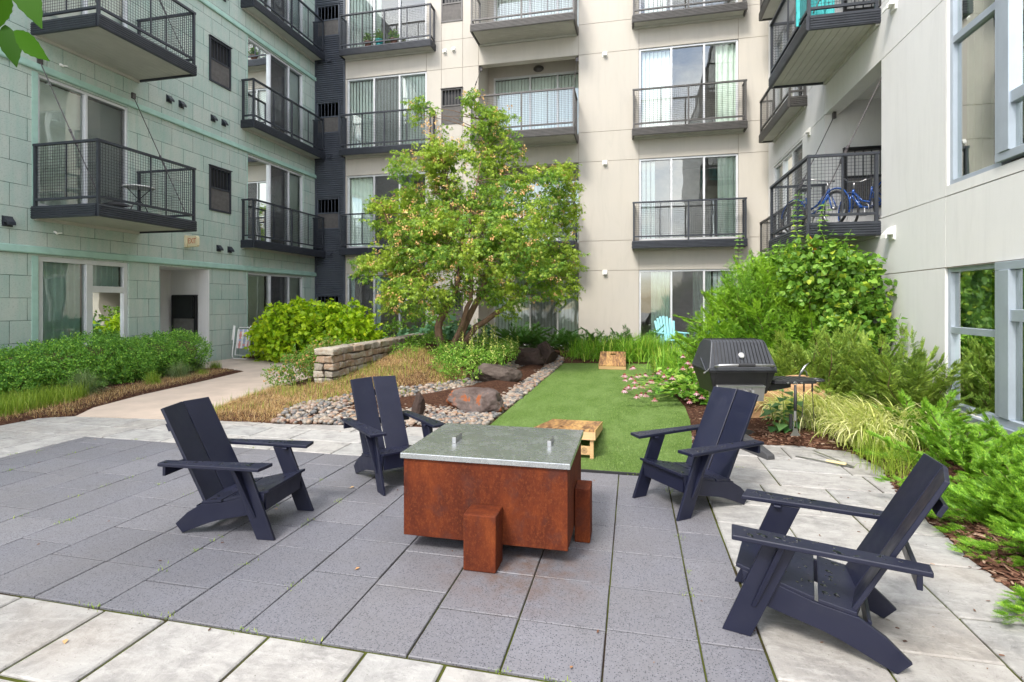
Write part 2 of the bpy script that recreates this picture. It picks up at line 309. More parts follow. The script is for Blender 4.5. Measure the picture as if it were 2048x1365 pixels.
# ------------------------------------------------------------------ mesh helpers
class MB:
    def __init__(s): s.v = []; s.f = []
    def add(s, vs, fs, X=None):
        o = len(s.v)
        s.v += [tuple(X @ Vector(v)) for v in vs] if X is not None else [tuple(v) for v in vs]
        s.f += [tuple(i+o for i in f) for f in fs]
    def box(s, x0, x1, y0, y1, z0, z1, X=None):
        s.add([(x0,y0,z0),(x1,y0,z0),(x1,y1,z0),(x0,y1,z0),(x0,y0,z1),(x1,y0,z1),(x1,y1,z1),(x0,y1,z1)],
              [(0,3,2,1),(4,5,6,7),(0,1,5,4),(1,2,6,5),(2,3,7,6),(3,0,4,7)], X)
    def quad(s, a, b, c, d, X=None): s.add([a, b, c, d], [(0,1,2,3)], X)
    def prism(s, poly, a0, a1, axis='x', X=None):
        n = len(poly)
        def P(p, a): return (a, p[0], p[1]) if axis == 'x' else ((p[0], a, p[1]) if axis == 'y' else (p[0], p[1], a))
        vs = [P(p, a0) for p in poly]+[P(p, a1) for p in poly]
        fs = [tuple(range(n))[::-1], tuple(range(n, 2*n))]+[(i, (i+1) % n, n+(i+1) % n, n+i) for i in range(n)]
        s.add(vs, fs, X)
    def tube(s, pts, r, n=8, X=None, cap=True):
        pts = [Vector(p) for p in pts]; rs = r if isinstance(r, (list, tuple)) else [r]*len(pts)
        vs = []; up = Vector((0.123, .07, 1)).normalized(); a = None
        for i, p in enumerate(pts):
            t = (pts[min(i+1, len(pts)-1)]-pts[max(i-1, 0)]).normalized()
            if a is None:
                a = t.cross(up)
                if a.length < .15: a = t.cross(Vector((1, 0, 0)))
            a = (a-t*a.dot(t)).normalized(); b = t.cross(a)
            for k in range(n):
                q = 2*math.pi*k/n; vs.append(p+(a*math.cos(q)+b*math.sin(q))*rs[i])
        fs = [(i*n+k, i*n+(k+1) % n, (i+1)*n+(k+1) % n, (i+1)*n+k) for i in range(len(pts)-1) for k in range(n)]
        if cap: fs += [tuple(range(n))[::-1], tuple(range((len(pts)-1)*n, len(pts)*n))]
        s.add(vs, fs, X)
    def ring(s, c, R, r, n=24, k=6, axis='y', X=None, a0=0, a1=2*math.pi):
        full = abs(a1-a0-2*math.pi) < 1e-6; m = n if full else n+1; vs = []
        for i in range(m):
            q = a0+(a1-a0)*i/n
            for j in range(k):
                w = 2*math.pi*j/k; rr = R+r*math.cos(w); h = r*math.sin(w)
                u, v = rr*math.cos(q), rr*math.sin(q)
                vs.append({'y': (c[0]+u, c[1]+h, c[2]+v), 'x': (c[0]+h, c[1]+u, c[2]+v), 'z': (c[0]+u, c[1]+v, c[2]+h)}[axis])
        fs = [(i*k+j, ((i+1) % m)*k+j, ((i+1) % m)*k+(j+1) % k, i*k+(j+1) % k) for i in range(n) for j in range(k)]
        s.add(vs, fs, X)
    def lathe(s, prof, c=(0, 0, 0), n=16, X=None):
        vs = [(c[0]+r*math.cos(2*math.pi*k/n), c[1]+r*math.sin(2*math.pi*k/n), c[2]+z) for r, z in prof for k in range(n)]
        fs = [(i*n+k, i*n+(k+1) % n, (i+1)*n+(k+1) % n, (i+1)*n+k) for i in range(len(prof)-1) for k in range(n)]
        fs += [tuple(range(n))[::-1], tuple(range((len(prof)-1)*n, len(prof)*n))]
        s.add(vs, fs, X)
    def build(s, name, mat, parent=None, loc=(0, 0, 0), bevel=0, smooth=False, seg=2):
        me = bpy.data.meshes.new(name); me.from_pydata(s.v, [], s.f)
        bm = bmesh.new(); bm.from_mesh(me); bmesh.ops.recalc_face_normals(bm, faces=bm.faces); bm.to_mesh(me); bm.free()
        return link(name, me, mat, parent, loc, bevel, smooth, seg)
def link(name, me, mat, parent=None, loc=(0, 0, 0), bevel=0, smooth=False, seg=2):
    me.materials.append(M[mat] if isinstance(mat, str) else mat)
    o = bpy.data.objects.new(name, me); C.objects.link(o); o.location = loc
    if parent is not None: o.parent = parent
    if smooth: me.polygons.foreach_set('use_smooth', [True]*len(me.polygons))
    if bevel:
        b = o.modifiers.new('bevel', 'BEVEL'); b.width = bevel; b.segments = seg; b.limit_method = 'ANGLE'; b.angle_limit = R_(35)
    return o
def tag(o, label=None, cat=None, group=None, kind=None):
    for k, v in (('label', label), ('category', cat), ('group', group), ('kind', kind)):
        if v: o[k] = v
    return o
def empty(name, loc, rz=0, label=None, cat=None, group=None):
    o = bpy.data.objects.new(name, None); C.objects.link(o); o.location = loc; o.rotation_euler = (0, 0, rz)
    return tag(o, label, cat, group)
def kids(o): return [c for c in bpy.data.objects if c.parent == o]
def copy_tree(o, parent=None, loc=None, rz=None, label=None, group=None):
    c = o.copy(); C.objects.link(c)
    if parent is not None: c.parent = parent
    if loc is not None: c.location = loc
    if rz is not None: c.rotation_euler = (0, 0, rz)
    if label: c['label'] = label
    if group: c['group'] = group
    for ch in kids(o): copy_tree(ch, c)
    return c
def npmesh(name, V, F, mat, parent=None, smooth=False):
    V = np.asarray(V, dtype=np.float32).reshape(-1, 3); F = np.asarray(F, dtype=np.int32); k = F.shape[1]
    me = bpy.data.meshes.new(name); me.vertices.add(len(V)); me.vertices.foreach_set('co', V.ravel())
    me.loops.add(F.size); me.loops.foreach_set('vertex_index', F.ravel())
    me.polygons.add(len(F)); me.polygons.foreach_set('loop_start', np.arange(0, F.size, k, dtype=np.int32))
    me.polygons.foreach_set('loop_total', np.full(len(F), k, dtype=np.int32))
    me.update(calc_edges=True); return link(name, me, mat, parent, smooth=smooth)
def frames(y, up):
    """rotation matrices (N,3,3) whose columns are x,y,z, with y the given direction and z close to up"""
    y = y/np.linalg.norm(y, axis=1, keepdims=True)
    x = np.cross(y, up); x /= np.linalg.norm(x, axis=1, keepdims=True)+1e-9
    z = np.cross(x, y); return np.stack([x, y, z], axis=2)
def inst(tv, tf, Rm, pos, sc):
    tv = np.asarray(tv, float); tf = np.asarray(tf); N = len(pos); n = len(tv)
    sc = np.asarray(sc, float); sc = sc[:, None, None] if sc.ndim == 1 else sc[:, None, :]
    V = np.einsum('nij,nkj->nki', Rm, tv[None]*sc)+pos[:, None, :]
    F = tf[None]+(np.arange(N)*n)[:, None, None]
    return V.reshape(-1, 3), F.reshape(-1, tf.shape[1])
def merge(parts):
    Vs, Fs, o = [], [], 0
    for V, F in parts:
        Vs.append(V); Fs.append(F+o); o += len(V)
    return np.concatenate(Vs), np.concatenate(Fs)
def rdir(N, upb=0.0):
    d = rng.normal(size=(N, 3)); d[:, 2] += upb; return d/np.linalg.norm(d, axis=1, keepdims=True)
# leaf templates: +y is the tip
LEAF = ([(0,0,0),(.32,.42,.07),(0,1,-.12),(-.32,.42,.07),(0,.45,0)], [(0,1,2,4),(0,4,2,3)])
BROAD = ([(0,0,0),(.40,.40,.08),(0,1,-.18),(-.40,.40,.08),(0,.45,.0)], [(0,1,2,4),(0,4,2,3)])
HEART = ([(0,0,0),(.46,.28,.09),(.30,.72,.0),(0,1,-.16),(-.30,.72,.0),(-.46,.28,.09),(0,.5,.0)], [(0,1,2,6),(6,2,3,4),(0,6,4,5)])
MAPLE = ([(0,0,0),(.16,.35,.02),(0,1,-.12),(-.16,.35,.02),(.58,.62,-.08),(.22,.14,.03),(-.58,.62,-.08),(-.22,.14,.03)],
         [(0,1,2,3),(0,5,4,1),(0,3,6,7)])
def sprig(n, L, nl, ang=55, w=.12, flat=True):
    vs, fs = [], []; a = math.radians(ang)
    for i in range(n):
        t = (i+.5)/n; l = nl*(1-.55*t**2)
        for sgn in (-1, 1):
            b = np.array([0, t*L, 0.0]); d = np.array([sgn*math.sin(a*(1-.3*t)), math.cos(a*(1-.3*t)), .25 if flat else random.uniform(-.6, .6)])
            d /= np.linalg.norm(d); q = np.cross(d, [0, 0, 1]); q /= np.linalg.norm(q); o = len(vs)
            vs += [tuple(b-q*w*l*.3), tuple(b+d*l*.5+q*w*l), tuple(b+d*l), tuple(b+d*l*.5-q*w*l)]
            fs.append((o, o+1, o+2, o+3))
    o = len(vs); vs += [(-.002, 0, 0), (.002, 0, 0), (.001, L, 0), (-.001, L, 0)]; fs.append((o, o+1, o+2, o+3))
    return vs, fs
def blade(bend, w, n=4):
    vs, fs = [], []
    for i in range(n+1):
        t = i/n; y = math.sin(bend*t)/max(bend, .01); z = (1-math.cos(bend*t))/max(bend, .01)
        ww = w*(1-t**1.6)+.0008
        vs += [(-ww, z, y), (ww, z, y)]
    fs = [(2*i, 2*i+1, 2*i+3, 2*i+2) for i in range(n)]
    return vs, fs     # rises along +z and bends towards +y
def rotz_frames(N, tilt=0.15):
    a = rng.uniform(0, 2*np.pi, N); t = rng.normal(0, tilt, N); ca, sa = np.cos(a), np.sin(a); ct, st = np.cos(t), np.sin(t)
    Rm = np.zeros((N, 3, 3)); Rm[:, 0, 0] = ca; Rm[:, 1, 0] = sa
    Rm[:, 0, 1] = -sa*ct; Rm[:, 1, 1] = ca*ct; Rm[:, 2, 1] = st
    Rm[:, 0, 2] = sa*st; Rm[:, 1, 2] = -ca*st; Rm[:, 2, 2] = ct; return Rm
def in_poly(x, y, poly):
    x = np.asarray(x); y = np.asarray(y); c = np.zeros(x.shape, bool); n = len(poly)
    for i in range(n):
        x0, y0 = poly[i]; x1, y1 = poly[(i+1) % n]
        cond = ((y0 > y) != (y1 > y)) & (x < (x1-x0)*(y-y0)/((y1-y0) if y1 != y0 else 1e-9)+x0); c ^= cond
    return c
def edge_dist(x, y, poly):
    d = np.full(np.shape(x), 1e9); n = len(poly)
    for i in range(n):
        ax, ay = poly[i]; bx, by = poly[(i+1) % n]; dx, dy = bx-ax, by-ay
        t = np.clip(((x-ax)*dx+(y-ay)*dy)/(dx*dx+dy*dy+1e-9), 0, 1); d = np.minimum(d, np.hypot(x-ax-t*dx, y-ay-t*dy))
    return d
def scatter(poly, N):
    P = np.array(poly); out = []
    while sum(len(o) for o in out) < N:
        q = rng.uniform(P.min(0), P.max(0), size=(N*2, 2)); out.append(q[in_poly(q[:, 0], q[:, 1], poly)])
    return np.concatenate(out)[:N]
def berm(x, y):
    x = np.asarray(x, float); y = np.asarray(y, float)
    g = .58*np.exp(-(((x+4.0)/1.35)**2+((y-11.4)/2.1)**2)/2.0)
    g = np.where(x < -5.2, g*.35, g)
    g += .10*np.exp(-(((x-2.9)/.8)**2+((y-7.5)/2.2)**2)/2)
    return g
def bed(name, poly, mat, rise=.05, cell=.07, nz=.02, lip=.35):
    P = np.array(poly); x0, y0 = P.min(0); x1, y1 = P.max(0)
    nx, ny = int((x1-x0)/cell)+2, int((y1-y0)/cell)+2
    X, Y = np.meshgrid(x0+np.arange(nx)*cell, y0+np.arange(ny)*cell, indexing='ij')
    ins = in_poly(X, Y, poly); d = edge_dist(X, Y, poly); sd = np.where(ins, d, -d)
    Z = np.minimum(rise+berm(X, Y), np.clip(sd, -.2, 9)*lip)
    Z = Z+np.array([[noise.noise(Vector((a*3, b*3, 0)))*nz+noise.noise(Vector((a*11, b*11, 3)))*nz*.5 for a, b in zip(ra, rb)] for ra, rb in zip(X, Y)])*(Z > 0)
    keep = (sd > -.1); idx = np.arange(nx*ny).reshape(nx, ny)
    ok = keep[:-1, :-1] & keep[1:, :-1] & keep[1:, 1:] & keep[:-1, 1:]
    F = np.stack([idx[:-1, :-1][ok], idx[1:, :-1][ok], idx[1:, 1:][ok], idx[:-1, 1:][ok]], axis=1)
    used = np.unique(F); mp = np.full(nx*ny, -1); mp[used] = np.arange(len(used))
    V = np.stack([X.ravel(), Y.ravel(), Z.ravel()], 1)[used]
    return npmesh(name, V, mp[F], mat, smooth=True)
def bed_z(x, y, poly, rise=.05, lip=.35):
    x = np.asarray(x); y = np.asarray(y)
    return np.minimum(rise+berm(x, y), edge_dist(x, y, poly)*lip)
def icos(sub):
    bm = bmesh.new(); bmesh.ops.create_icosphere(bm, subdivisions=sub, radius=1)
    v = np.array([q.co[:] for q in bm.verts]); f = np.array([[w.index for w in t.verts] for t in bm.faces]); bm.free(); return v, f
#@@PARTS@@
# ================================================================== FACADES
# in every building's frame: x runs along the wall to the viewer's right, y goes into the wall, z up
def wall(parent, name, u0, u1, z0, z1, opens, jx=(), jz=(), mat='cream', g=.006, th=.03, back=True, depth=.30):
    us = sorted({u0, u1, *[v for o in opens for v in o[:2]], *jx}); zs = sorted({z0, z1, *[v for o in opens for v in o[2:4]], *jz})
    us = [u for u in us if u0 <= u <= u1]; zs = [z for z in zs if z0 <= z <= z1]
    mb, bk = MB(), MB()
    def hole(a, b): return any(o[0] <= a <= o[1] and o[2] <= b <= o[3] for o in opens)
    for i in range(len(us)-1):
        for j in range(len(zs)-1):
            a0, a1, b0, b1 = us[i], us[i+1], zs[j], zs[j+1]
            if hole((a0+a1)/2, (b0+b1)/2): continue
            A0 = a0+(g if a0 in jx else 0); A1 = a1-(g if a1 in jx else 0); B0 = b0+(g if b0 in jz else 0); B1 = b1-(g if b1 in jz else 0)
            mb.quad((A0, 0, B0), (A1, 0, B0), (A1, 0, B1), (A0, 0, B1))
            for c, p, q in ((a0 in jx, (A0, B0), (A0, B1)), (a1 in jx, (A1, B0), (A1, B1)), (b0 in jz, (A0, B0), (A1, B0)), (b1 in jz, (A0, B1), (A1, B1))):
                if c: mb.quad((p[0], 0, p[1]), (q[0], 0, q[1]), (q[0], th*.5, q[1]), (p[0], th*.5, p[1]))
            if jx or jz: bk.quad((a0, th*.5, b0), (a1, th*.5, b0), (a1, th*.5, b1), (a0, th*.5, b1))
    for o in opens:   # reveals
        a0, a1, b0, b1 = o[:4]; D = o[4] if len(o) > 4 else depth
        if not D: continue
        mb.quad((a0, 0, b0), (a0, 0, b1), (a0, D, b1), (a0, D, b0)); mb.quad((a1, 0, b0), (a1, 0, b1), (a1, D, b1), (a1, D, b0))
        mb.quad((a0, 0, b1), (a1, 0, b1), (a1, D, b1), (a0, D, b1)); mb.quad((a0, 0, b0), (a1, 0, b0), (a1, D, b0), (a0, D, b0))
    o = mb.build(name, mat, parent)
    if bk.f: bk.build('joint_backing', 'groove', o)
    return o
def slats(mb, x0, x1, z0, z1, y, w=.108, ang=-.28):
    n = max(1, int((x1-x0)/w)); dx = (x1-x0)/n
    for i in range(n):
        c = x0+(i+.5)*dx; a = ang+random.uniform(-.10, .10); hx, hy = math.cos(a)*w*.5, math.sin(a)*w*.5
        mb.quad((c-hx, y-hy, z0), (c+hx, y+hy, z0), (c+hx, y+hy, z1), (c-hx, y-hy, z1))
def drape(mb, x0, x1, z0, z1, y, amp=.035, per=.13, gather=0):
    n = int((x1-x0)/.02)+2; pts = []
    for i in range(n):
        x = x0+(x1-x0)*i/(n-1); pts.append((x, y+amp*math.sin(2*math.pi*x/per+math.sin(x*9))))
    for j in range(6):
        za, zb = z0+(z1-z0)*j/6, z0+(z1-z0)*(j+1)/6
        ga = 1-gather*(1-abs(2*j/6-.9)); gb = 1-gather*(1-abs(2*(j+1)/6-.9))
        for i in range(n-1):
            p, q = pts[i], pts[i+1]
            mb.quad((x0+(p[0]-x0)*ga, p[1], za), (x0+(q[0]-x0)*ga, q[1], za), (x0+(q[0]-x0)*gb, q[1], zb), (x0+(p[0]-x0)*gb, p[1], zb))
def window(parent, x0, x1, z0, z1, cols=(1/3, 2/3), rows=None, y=.03, fr=.055, mat='alu', curtains=(), screen=(), gm='glass', room_d=1.6, name='window', mull=None):
    """frame mesh at the wall; children: pane per light, blinds or curtain, room behind. rows: {column: [z splits]}"""
    mb = MB(); D = .09; w = x1-x0
    mb.box(0, w, y, y+D, 0, fr); mb.box(0, w, y, y+D, (z1-z0)-fr, z1-z0)
    xs = [0, *[c*w for c in cols], w]; H = z1-z0
    mb.box(0, fr, y+.002, y+D-.002, fr, H-fr); mb.box(w-fr, w, y+.002, y+D-.002, fr, H-fr)
    for c in xs[1:-1]: mb.box(c-(mull or fr)*.5, c+(mull or fr)*.5, y-.012, y+D-.003, fr, H-fr)
    for k, zz in (rows or {}).items():
        for q in zz: mb.box(xs[k]+fr*.5, xs[k+1]-fr*.5, y+.004, y+D-.005, q-fr*.7, q+fr*.7)
    win = mb.build(name, mat, parent, (x0, 0, z0), bevel=.004, seg=1)
    for k in range(len(xs)-1):
        a, b = xs[k]+fr*.5, xs[k+1]-fr*.5; zz = [fr*.5, *((rows or {}).get(k, [])), H-fr*.5]
        for q in range(len(zz)-1):
            p = MB(); p.quad((a, y+.05, zz[q]), (b, y+.05, zz[q]), (b, y+.05, zz[q+1]), (a, y+.05, zz[q+1])); p.build('pane', gm, win)
        if k in screen:
            s = MB(); s.quad((a, y+.02, fr), (b, y+.02, fr), (b, y+.02, H-fr), (a, y+.02, H-fr)); s.build('insect_screen', 'screen', win)
    for kind, a, b in curtains:
        m = MB()
        if kind == 'b': slats(m, a*w+.02, b*w-.02, fr, H-.06, y+.16); m.build('blinds', 'blinds', win)
        else:
            drape(m, a*w+.02, b*w-.02, fr, H-.05, y+.17, gather=.25 if kind == 'g' else 0)
            m.build('curtain', 'curtain' if kind in 'cg' else 'curtaindark', win)
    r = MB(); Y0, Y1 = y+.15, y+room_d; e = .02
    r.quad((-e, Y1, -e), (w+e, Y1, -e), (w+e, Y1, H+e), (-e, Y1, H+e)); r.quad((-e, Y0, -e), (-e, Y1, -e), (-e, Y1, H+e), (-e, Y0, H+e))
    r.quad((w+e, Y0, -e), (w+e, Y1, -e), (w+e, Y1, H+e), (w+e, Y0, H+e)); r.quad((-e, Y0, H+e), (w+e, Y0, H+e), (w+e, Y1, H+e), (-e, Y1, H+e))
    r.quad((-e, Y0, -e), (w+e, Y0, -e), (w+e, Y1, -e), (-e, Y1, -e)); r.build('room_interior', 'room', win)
    return win
def wires(mb, p0, p1, z0, z1, sp=.052, t=.0022):
    """welded wire panel between plan points p0 and p1"""
    L = math.dist(p0, p1); dx, dy = (p1[0]-p0[0])/L, (p1[1]-p0[1])/L
    X = Matrix(((dx, -dy, 0, p0[0]), (dy, dx, 0, p0[1]), (0, 0, 1, 0), (0, 0, 0, 1)))
    for i in range(1, int(L/sp)+1):
        if i*sp < L: mb.box(i*sp-t, i*sp+t, -t, t, z0, z1, X)
    for j in range(1, int((z1-z0)/sp)+1):
        if z0+j*sp < z1: mb.box(0, L, -t*.8, t*.8, z0+j*sp-t, z0+j*sp+t, X)
def balcony(parent, x0, x1, zb, dep, slab=.22, rail=1.10, mat='dark', rods=None, near=True, name='balcony'):
    """origin: left end of the slab's underside at the wall. y is negative outside the wall."""
    w = x1-x0; mb = MB(); d = -dep
    # corrugated fascia: channel with ribs, front and both sides
    def fascia(p0, p1):
        L = math.dist(p0, p1); dx, dy = (p1[0]-p0[0])/L, (p1[1]-p0[1])/L
        X = Matrix(((dx, -dy, 0, p0[0]), (dy, dx, 0, p0[1]), (0, 0, 1, 0), (0, 0, 0, 1))); n = 5
        prof = [(0.0, 0), (-.012, .004)]
        for i in range(n):
            z = .014+(slab-.03)*i/n; hh = (slab-.03)/n
            prof += [(-.012, z), (-.022, z+hh*.25), (-.022, z+hh*.7), (-.012, z+hh*.95)]
        prof += [(-.012, slab), (.03, slab), (.03, 0)]
        mb.prism(prof, 0, L, 'x', X)
        for k in (0.05, L/2, L-.05):
            for q in (.06, slab-.07): mb.box(k-.008, k+.008, -.030, -.022, q-.008, q+.008, X)
    fascia((0, d), (w, d)); fascia((0, 0), (0, d+.035)); fascia((w, d+.035), (w, 0))
    mb.box(.03, w-.03, d+.03, -.002, slab-.05, slab-.012)
    o = mb.build(name, mat, parent, (x0, 0, zb))
    s = MB()      # pale boards beneath, inside the channel, with a ledger along the wall
    nb = max(2, int(dep/.12)) if dep > .8 else 1
    for i in range(nb):
        a = d+.06+(dep-.09)*i/nb; b = d+.06+(dep-.09)*(i+1)/nb-.006; s.box(.045, w-.045, a, b, .035, .047)
    s.box(.035, w-.035, d+.032, d+.058, .012, .05); s.box(.02, w-.02, -.055, -.004, -.02, .045)
    s.build('soffit', 'soffit', o)
    r, wm = MB(), MB(); P = .045; y0 = d+.03; zt = slab+rail; zl = slab+.13
    np_ = max(1, round(w/1.6))
    posts = [(0.03+(w-.06)*i/np_, y0) for i in range(np_+1)] + [(0.03, -.045), (w-.03, -.045)]
    for px_, py_ in posts: r.box(px_-P/2, px_+P/2, py_-P/2, py_+P/2, slab*.3, zt-.03)
    r.box(-.005, w+.005, y0-.03, y0+.03, zt-.03, zt+.012)
    for xx in (.03, w-.03):
        r.box(xx-.028, xx+.028, y0+.031, -.004, zt-.029, zt+.011); r.box(xx-.02, xx+.02, y0+.023, -.068, zl-.03, zl+.01)
        wires(wm, (xx, y0+.02), (xx, -.06), zl+.01, zt-.03)
        if dep > .9: r.box(xx-.01, xx+.01, (y0-.045)/2-.01, (y0-.045)/2+.01, zl+.011, zt-.03)
    for i in range(np_):
        a, b = posts[i][0]+P/2, posts[i+1][0]-P/2; r.box(a, b, y0-.02, y0+.02, zl-.03, zl+.012)
        wires(wm, (a, y0), (b, y0), zl+.012, zt-.03); c = (a+b)/2; r.box(c-.011, c+.011, y0-.011, y0+.011, zl+.013, zt-.031)
    r.build('railing', mat, o); wm.build('wire_mesh', mat, o)
    if rods:
        for (xa, ya, za, xb, yb, zb_) in rods:
            q = MB(); A, B = Vector((xa, ya, za)), Vector((xb, yb, zb_)); q.tube([A, B], .0085, 6)
            d_ = (B-A); m0, m1 = A+d_*.52, A+d_*.62; side = d_.normalized().cross(Vector((1, 0, 0))).normalized()*.016
            q.tube([m0+side, m1+side], .006, 5); q.tube([m0-side, m1-side], .006, 5); q.tube([m0-d_*.01, m0+d_*.012], .02, 8); q.tube([m1-d_*.012, m1+d_*.01], .02, 8)
            q.box(A.x-.04, A.x+.04, A.y-.03, A.y+.02, A.z-.06, A.z+.06); q.build('tie_rod', 'rod', o)
    return o
def grille(parent, x0, x1, z0, z1, mat='dark', low='corr', y=0, X=None, name='air_conditioner_grille'):
    w, h = x1-x0, z1-z0; mb = MB(); f = .045
    mb.box(0, f, -.03, .05, 0, h); mb.box(w-f, w, -.03, .05, 0, h); mb.box(f, w-f, -.03, .05, 0, f); mb.box(f, w-f, -.03, .05, h-f, h)
    mb.box(-.015, w+.015, -.06, .02, h+.002, h+.018); zc = h*.52; mb.box(f, w-f, -.028, .04, zc-.02, zc+.02)
    for i in range(1, 6): c = f+(w-2*f)*i/6; mb.box(c-.007, c+.007, -.02, 0, zc+.02, h-f)
    o = mb.build(name, mat, parent, (x0, y, z0))
    b = MB(); b.box(f, w-f, .06, .08, zc+.02, h-f); b.build('dark_opening', 'grillbody', o)
    l = MB(); n = 26
    for i in range(n): a = f+(w-2*f)*i/n; l.box(a+.002, a+(w-2*f)/n*.62, -.012, .02, f, zc-.02)
    l.box(f, w-f, .021, .03, f, zc-.02); l.build('louvre', M['louvre'], o)
    return o
M['louvre'] = simple('weathered_louvre', (.16, .15, .14), .6, .3, .2, 9)
def vent(parent, x, z, mat, s=.13, plate=False, name='wall_vent'):
    mb = MB(); mb.prism([(0, -s*.6), (0, s*.6), (-s*.25, s*.55), (-s*.8, -s*.1), (-s*.85, -s*.5), (-s*.72, -s*.5), (-s*.7, -s*.15), (-.02, -s*.15), (-.02, -s*.6)], -s/2, s/2)
    mb.box(-s*.62, s*.62, -.012, 0, -s*.68, s*.68)
    if plate: mb.box(-s, s, -.02, -.012, -s, s*1.05)
    o = mb.build(name, mat, parent, (x, 0, z)); return o

# ---------------- back wing
BW = empty('back_wing_building', (0, YB, 0), 0, 'cream apartment wing across the far end of the court, with a charcoal corrugated strip', 'apartment building')
SH = 3.23
heads = [2.44, 5.68, 8.89, 12.12]; floors = [.05, 3.30, 6.52, 9.75]
opens = []
for h, f in zip(heads, floors):
    opens += [(-9.24, -6.43, f, h), (.17, 2.88, f, h), (-4.70, -1.59, f, h, .22)]
opens += [(-5.93, -5.22, h-.02-1.12, h-.02) for h in [x-.62 for x in heads]]
wall(BW, 'stucco_wall', -9.29, 5.0, 0, 13.2, opens, jx=(-6.43, -5.93, -5.22, -4.70, -1.59, .17, 2.88), jz=(2.44, 3.32, 5.68, 6.56, 8.89, 9.79, 12.12), mat='cream')
# corrugated strip (real ribs)
cb = MB(); zz = 0; prof = []
while zz < 13.2:
    prof += [(-.040, zz), (-.040, zz+.026), (-.008, zz+.036), (-.008, zz+.058)]; zz += .070
prof = prof+[(.1, 13.2), (.1, 0)]
def strip_piece(x0, x1, z0, z1):
    pr = [p for p in prof[:-2] if z0 <= p[1] <= z1]
    if len(pr) > 3: cb.prism([(pr[0][0], z0)]+pr+[(pr[-1][0], z1), (.1, z1), (.1, z0)], x0, x1)
gz = [(h-.70-1.06, h-.70) for h in heads]
strip_piece(-9.47, -9.34, 0, 13.2); last = 0
for a, b in gz:
    strip_piece(-10.36, -9.47, last, a); last = b
strip_piece(-10.36, -9.47, last, 13.2)
co = cb.build('corrugated_cladding', 'corr', BW)
tr = MB(); tr.box(-10.398, -10.36, -.055, .1, 0, 13.2); tr.box(-9.34, -9.29, -.055, .1, 0, 13.2); tr.build('corner_trim', 'corr', BW)
for (a, b) in gz:
    grille(BW, -10.34, -9.49, a, b, mat='corr', y=-.01); bk = MB(); bk.box(-10.36, -9.47, .05, .1, a, b); bk.build('grille_backing', 'corr', BW)
    vent(BW, -10.2, b-.70+2.05, 'dark', .12, True); vent(BW, -9.85, b-.70+2.06, 'dark', .12, True)
for h in heads: grille(BW, -5.93, -5.22, h-.64-1.12, h-.64, mat='bronze' if 'bronze' in M else 'dark2', y=.01)
# windows of column A, C
cA = [[('d', 0, .08), ('d', .34, .40)], [('c', 0, .30)], [('b', 0, 1)], [('b', 0, .3), ('c', .3, .42)]]
cC = [[('c', .12, .36), ('c', .55, .75), ('b', .75, 1)], [('b', .02, .18), ('c', .80, 1)], [('b', .02, .33), ('c', .78, 1)], [('b', .05, .3)]]
for k in range(4):
    window(BW, -9.24, -6.43, floors[k], heads[k], cols=(.345, .665), curtains=cA[k], screen=((0,) if k in (0,) else ((1,) if k in (1, 2) else ())))
    window(BW, .17, 2.88, floors[k], heads[k], cols=(.335, .665), curtains=cC[k], screen=((1,) if k == 0 else ()))
for k in range(1, 4):
    zb = floors[k]-.27
    balcony(BW, -9.29, -6.13, zb, .40, mat='dark', name='juliet_balcony'); balcony(BW, -.01, 3.03, zb, .40, mat='dark' if k == 1 else 'dark2', name='juliet_balcony')
    b = balcony(BW, -4.68, -1.61, zb, .93, mat='dark2' if k > 1 else 'dark',
            rods=[(.03, .10, heads[k]-zb-.08, .03, -.84, 1.42), (3.04, .10, heads[k]-zb-.08, 3.04, -.84, 1.42)])
# recesses of column B: real rooms cut back 1.16 m behind a header
for k in range(4):
    f, h = floors[k], heads[k]; r = MB(); top = h+.5 if k else h+.35; D = 1.16; X0, X1 = -4.70, -1.59
    r.quad((X0, .22, f), (X0, D, f), (X0, D, top), (X0, .22, top)); r.quad((X1, .22, f), (X1, D, f), (X1, D, top), (X1, .22, top))
    r.quad((X0, .22, top), (X1, .22, top), (X1, D, top), (X0, D, top)); r.quad((X0, .22, f), (X1, .22, f), (X1, D, f), (X0, D, f))
    r.quad((X0, .22, h), (X1, .22, h), (X1, .22, top), (X0, .22, top))
    zt = min(h+.06, top-.1)
    r.quad((X0, D, zt), (X1, D, zt), (X1, D, top), (X0, D, top)); r.quad((X0, D, f), (-4.52, D, f), (-4.52, D, zt), (X0, D, zt))
    ro = r.build('balcony_recess', 'cream', BW)
    w = window(BW, -4.52, X1, f, zt, cols=(.42, .73), y=0, curtains=[('b', 0, 1)], screen=((1,) if k == 0 else ()))
    w.location.y = D
    if k:
        l = MB(); l.lathe([(.02, 0), (.13, 0), (.14, .03), (.12, .07), (.04, .09)], n=16, X=Matrix.Translation((-3.0, D-.01, top-.28)) @ Matrix.Rotation(R_(90), 4, 'X') @ Matrix.Diagonal((1.25, .8, 1, 1)))
        l.build('wall_light', 'dark2', BW, smooth=True)
for z in heads: vent(BW, -.81, z-.06, 'ventwhite', .11)
for z in (2.99+SH*0, 2.99+SH, 2.99+2*SH): vent(BW, -5.81, z, 'ventwhite', .10); vent(BW, -5.52, z+.03, 'ventwhite', .10)

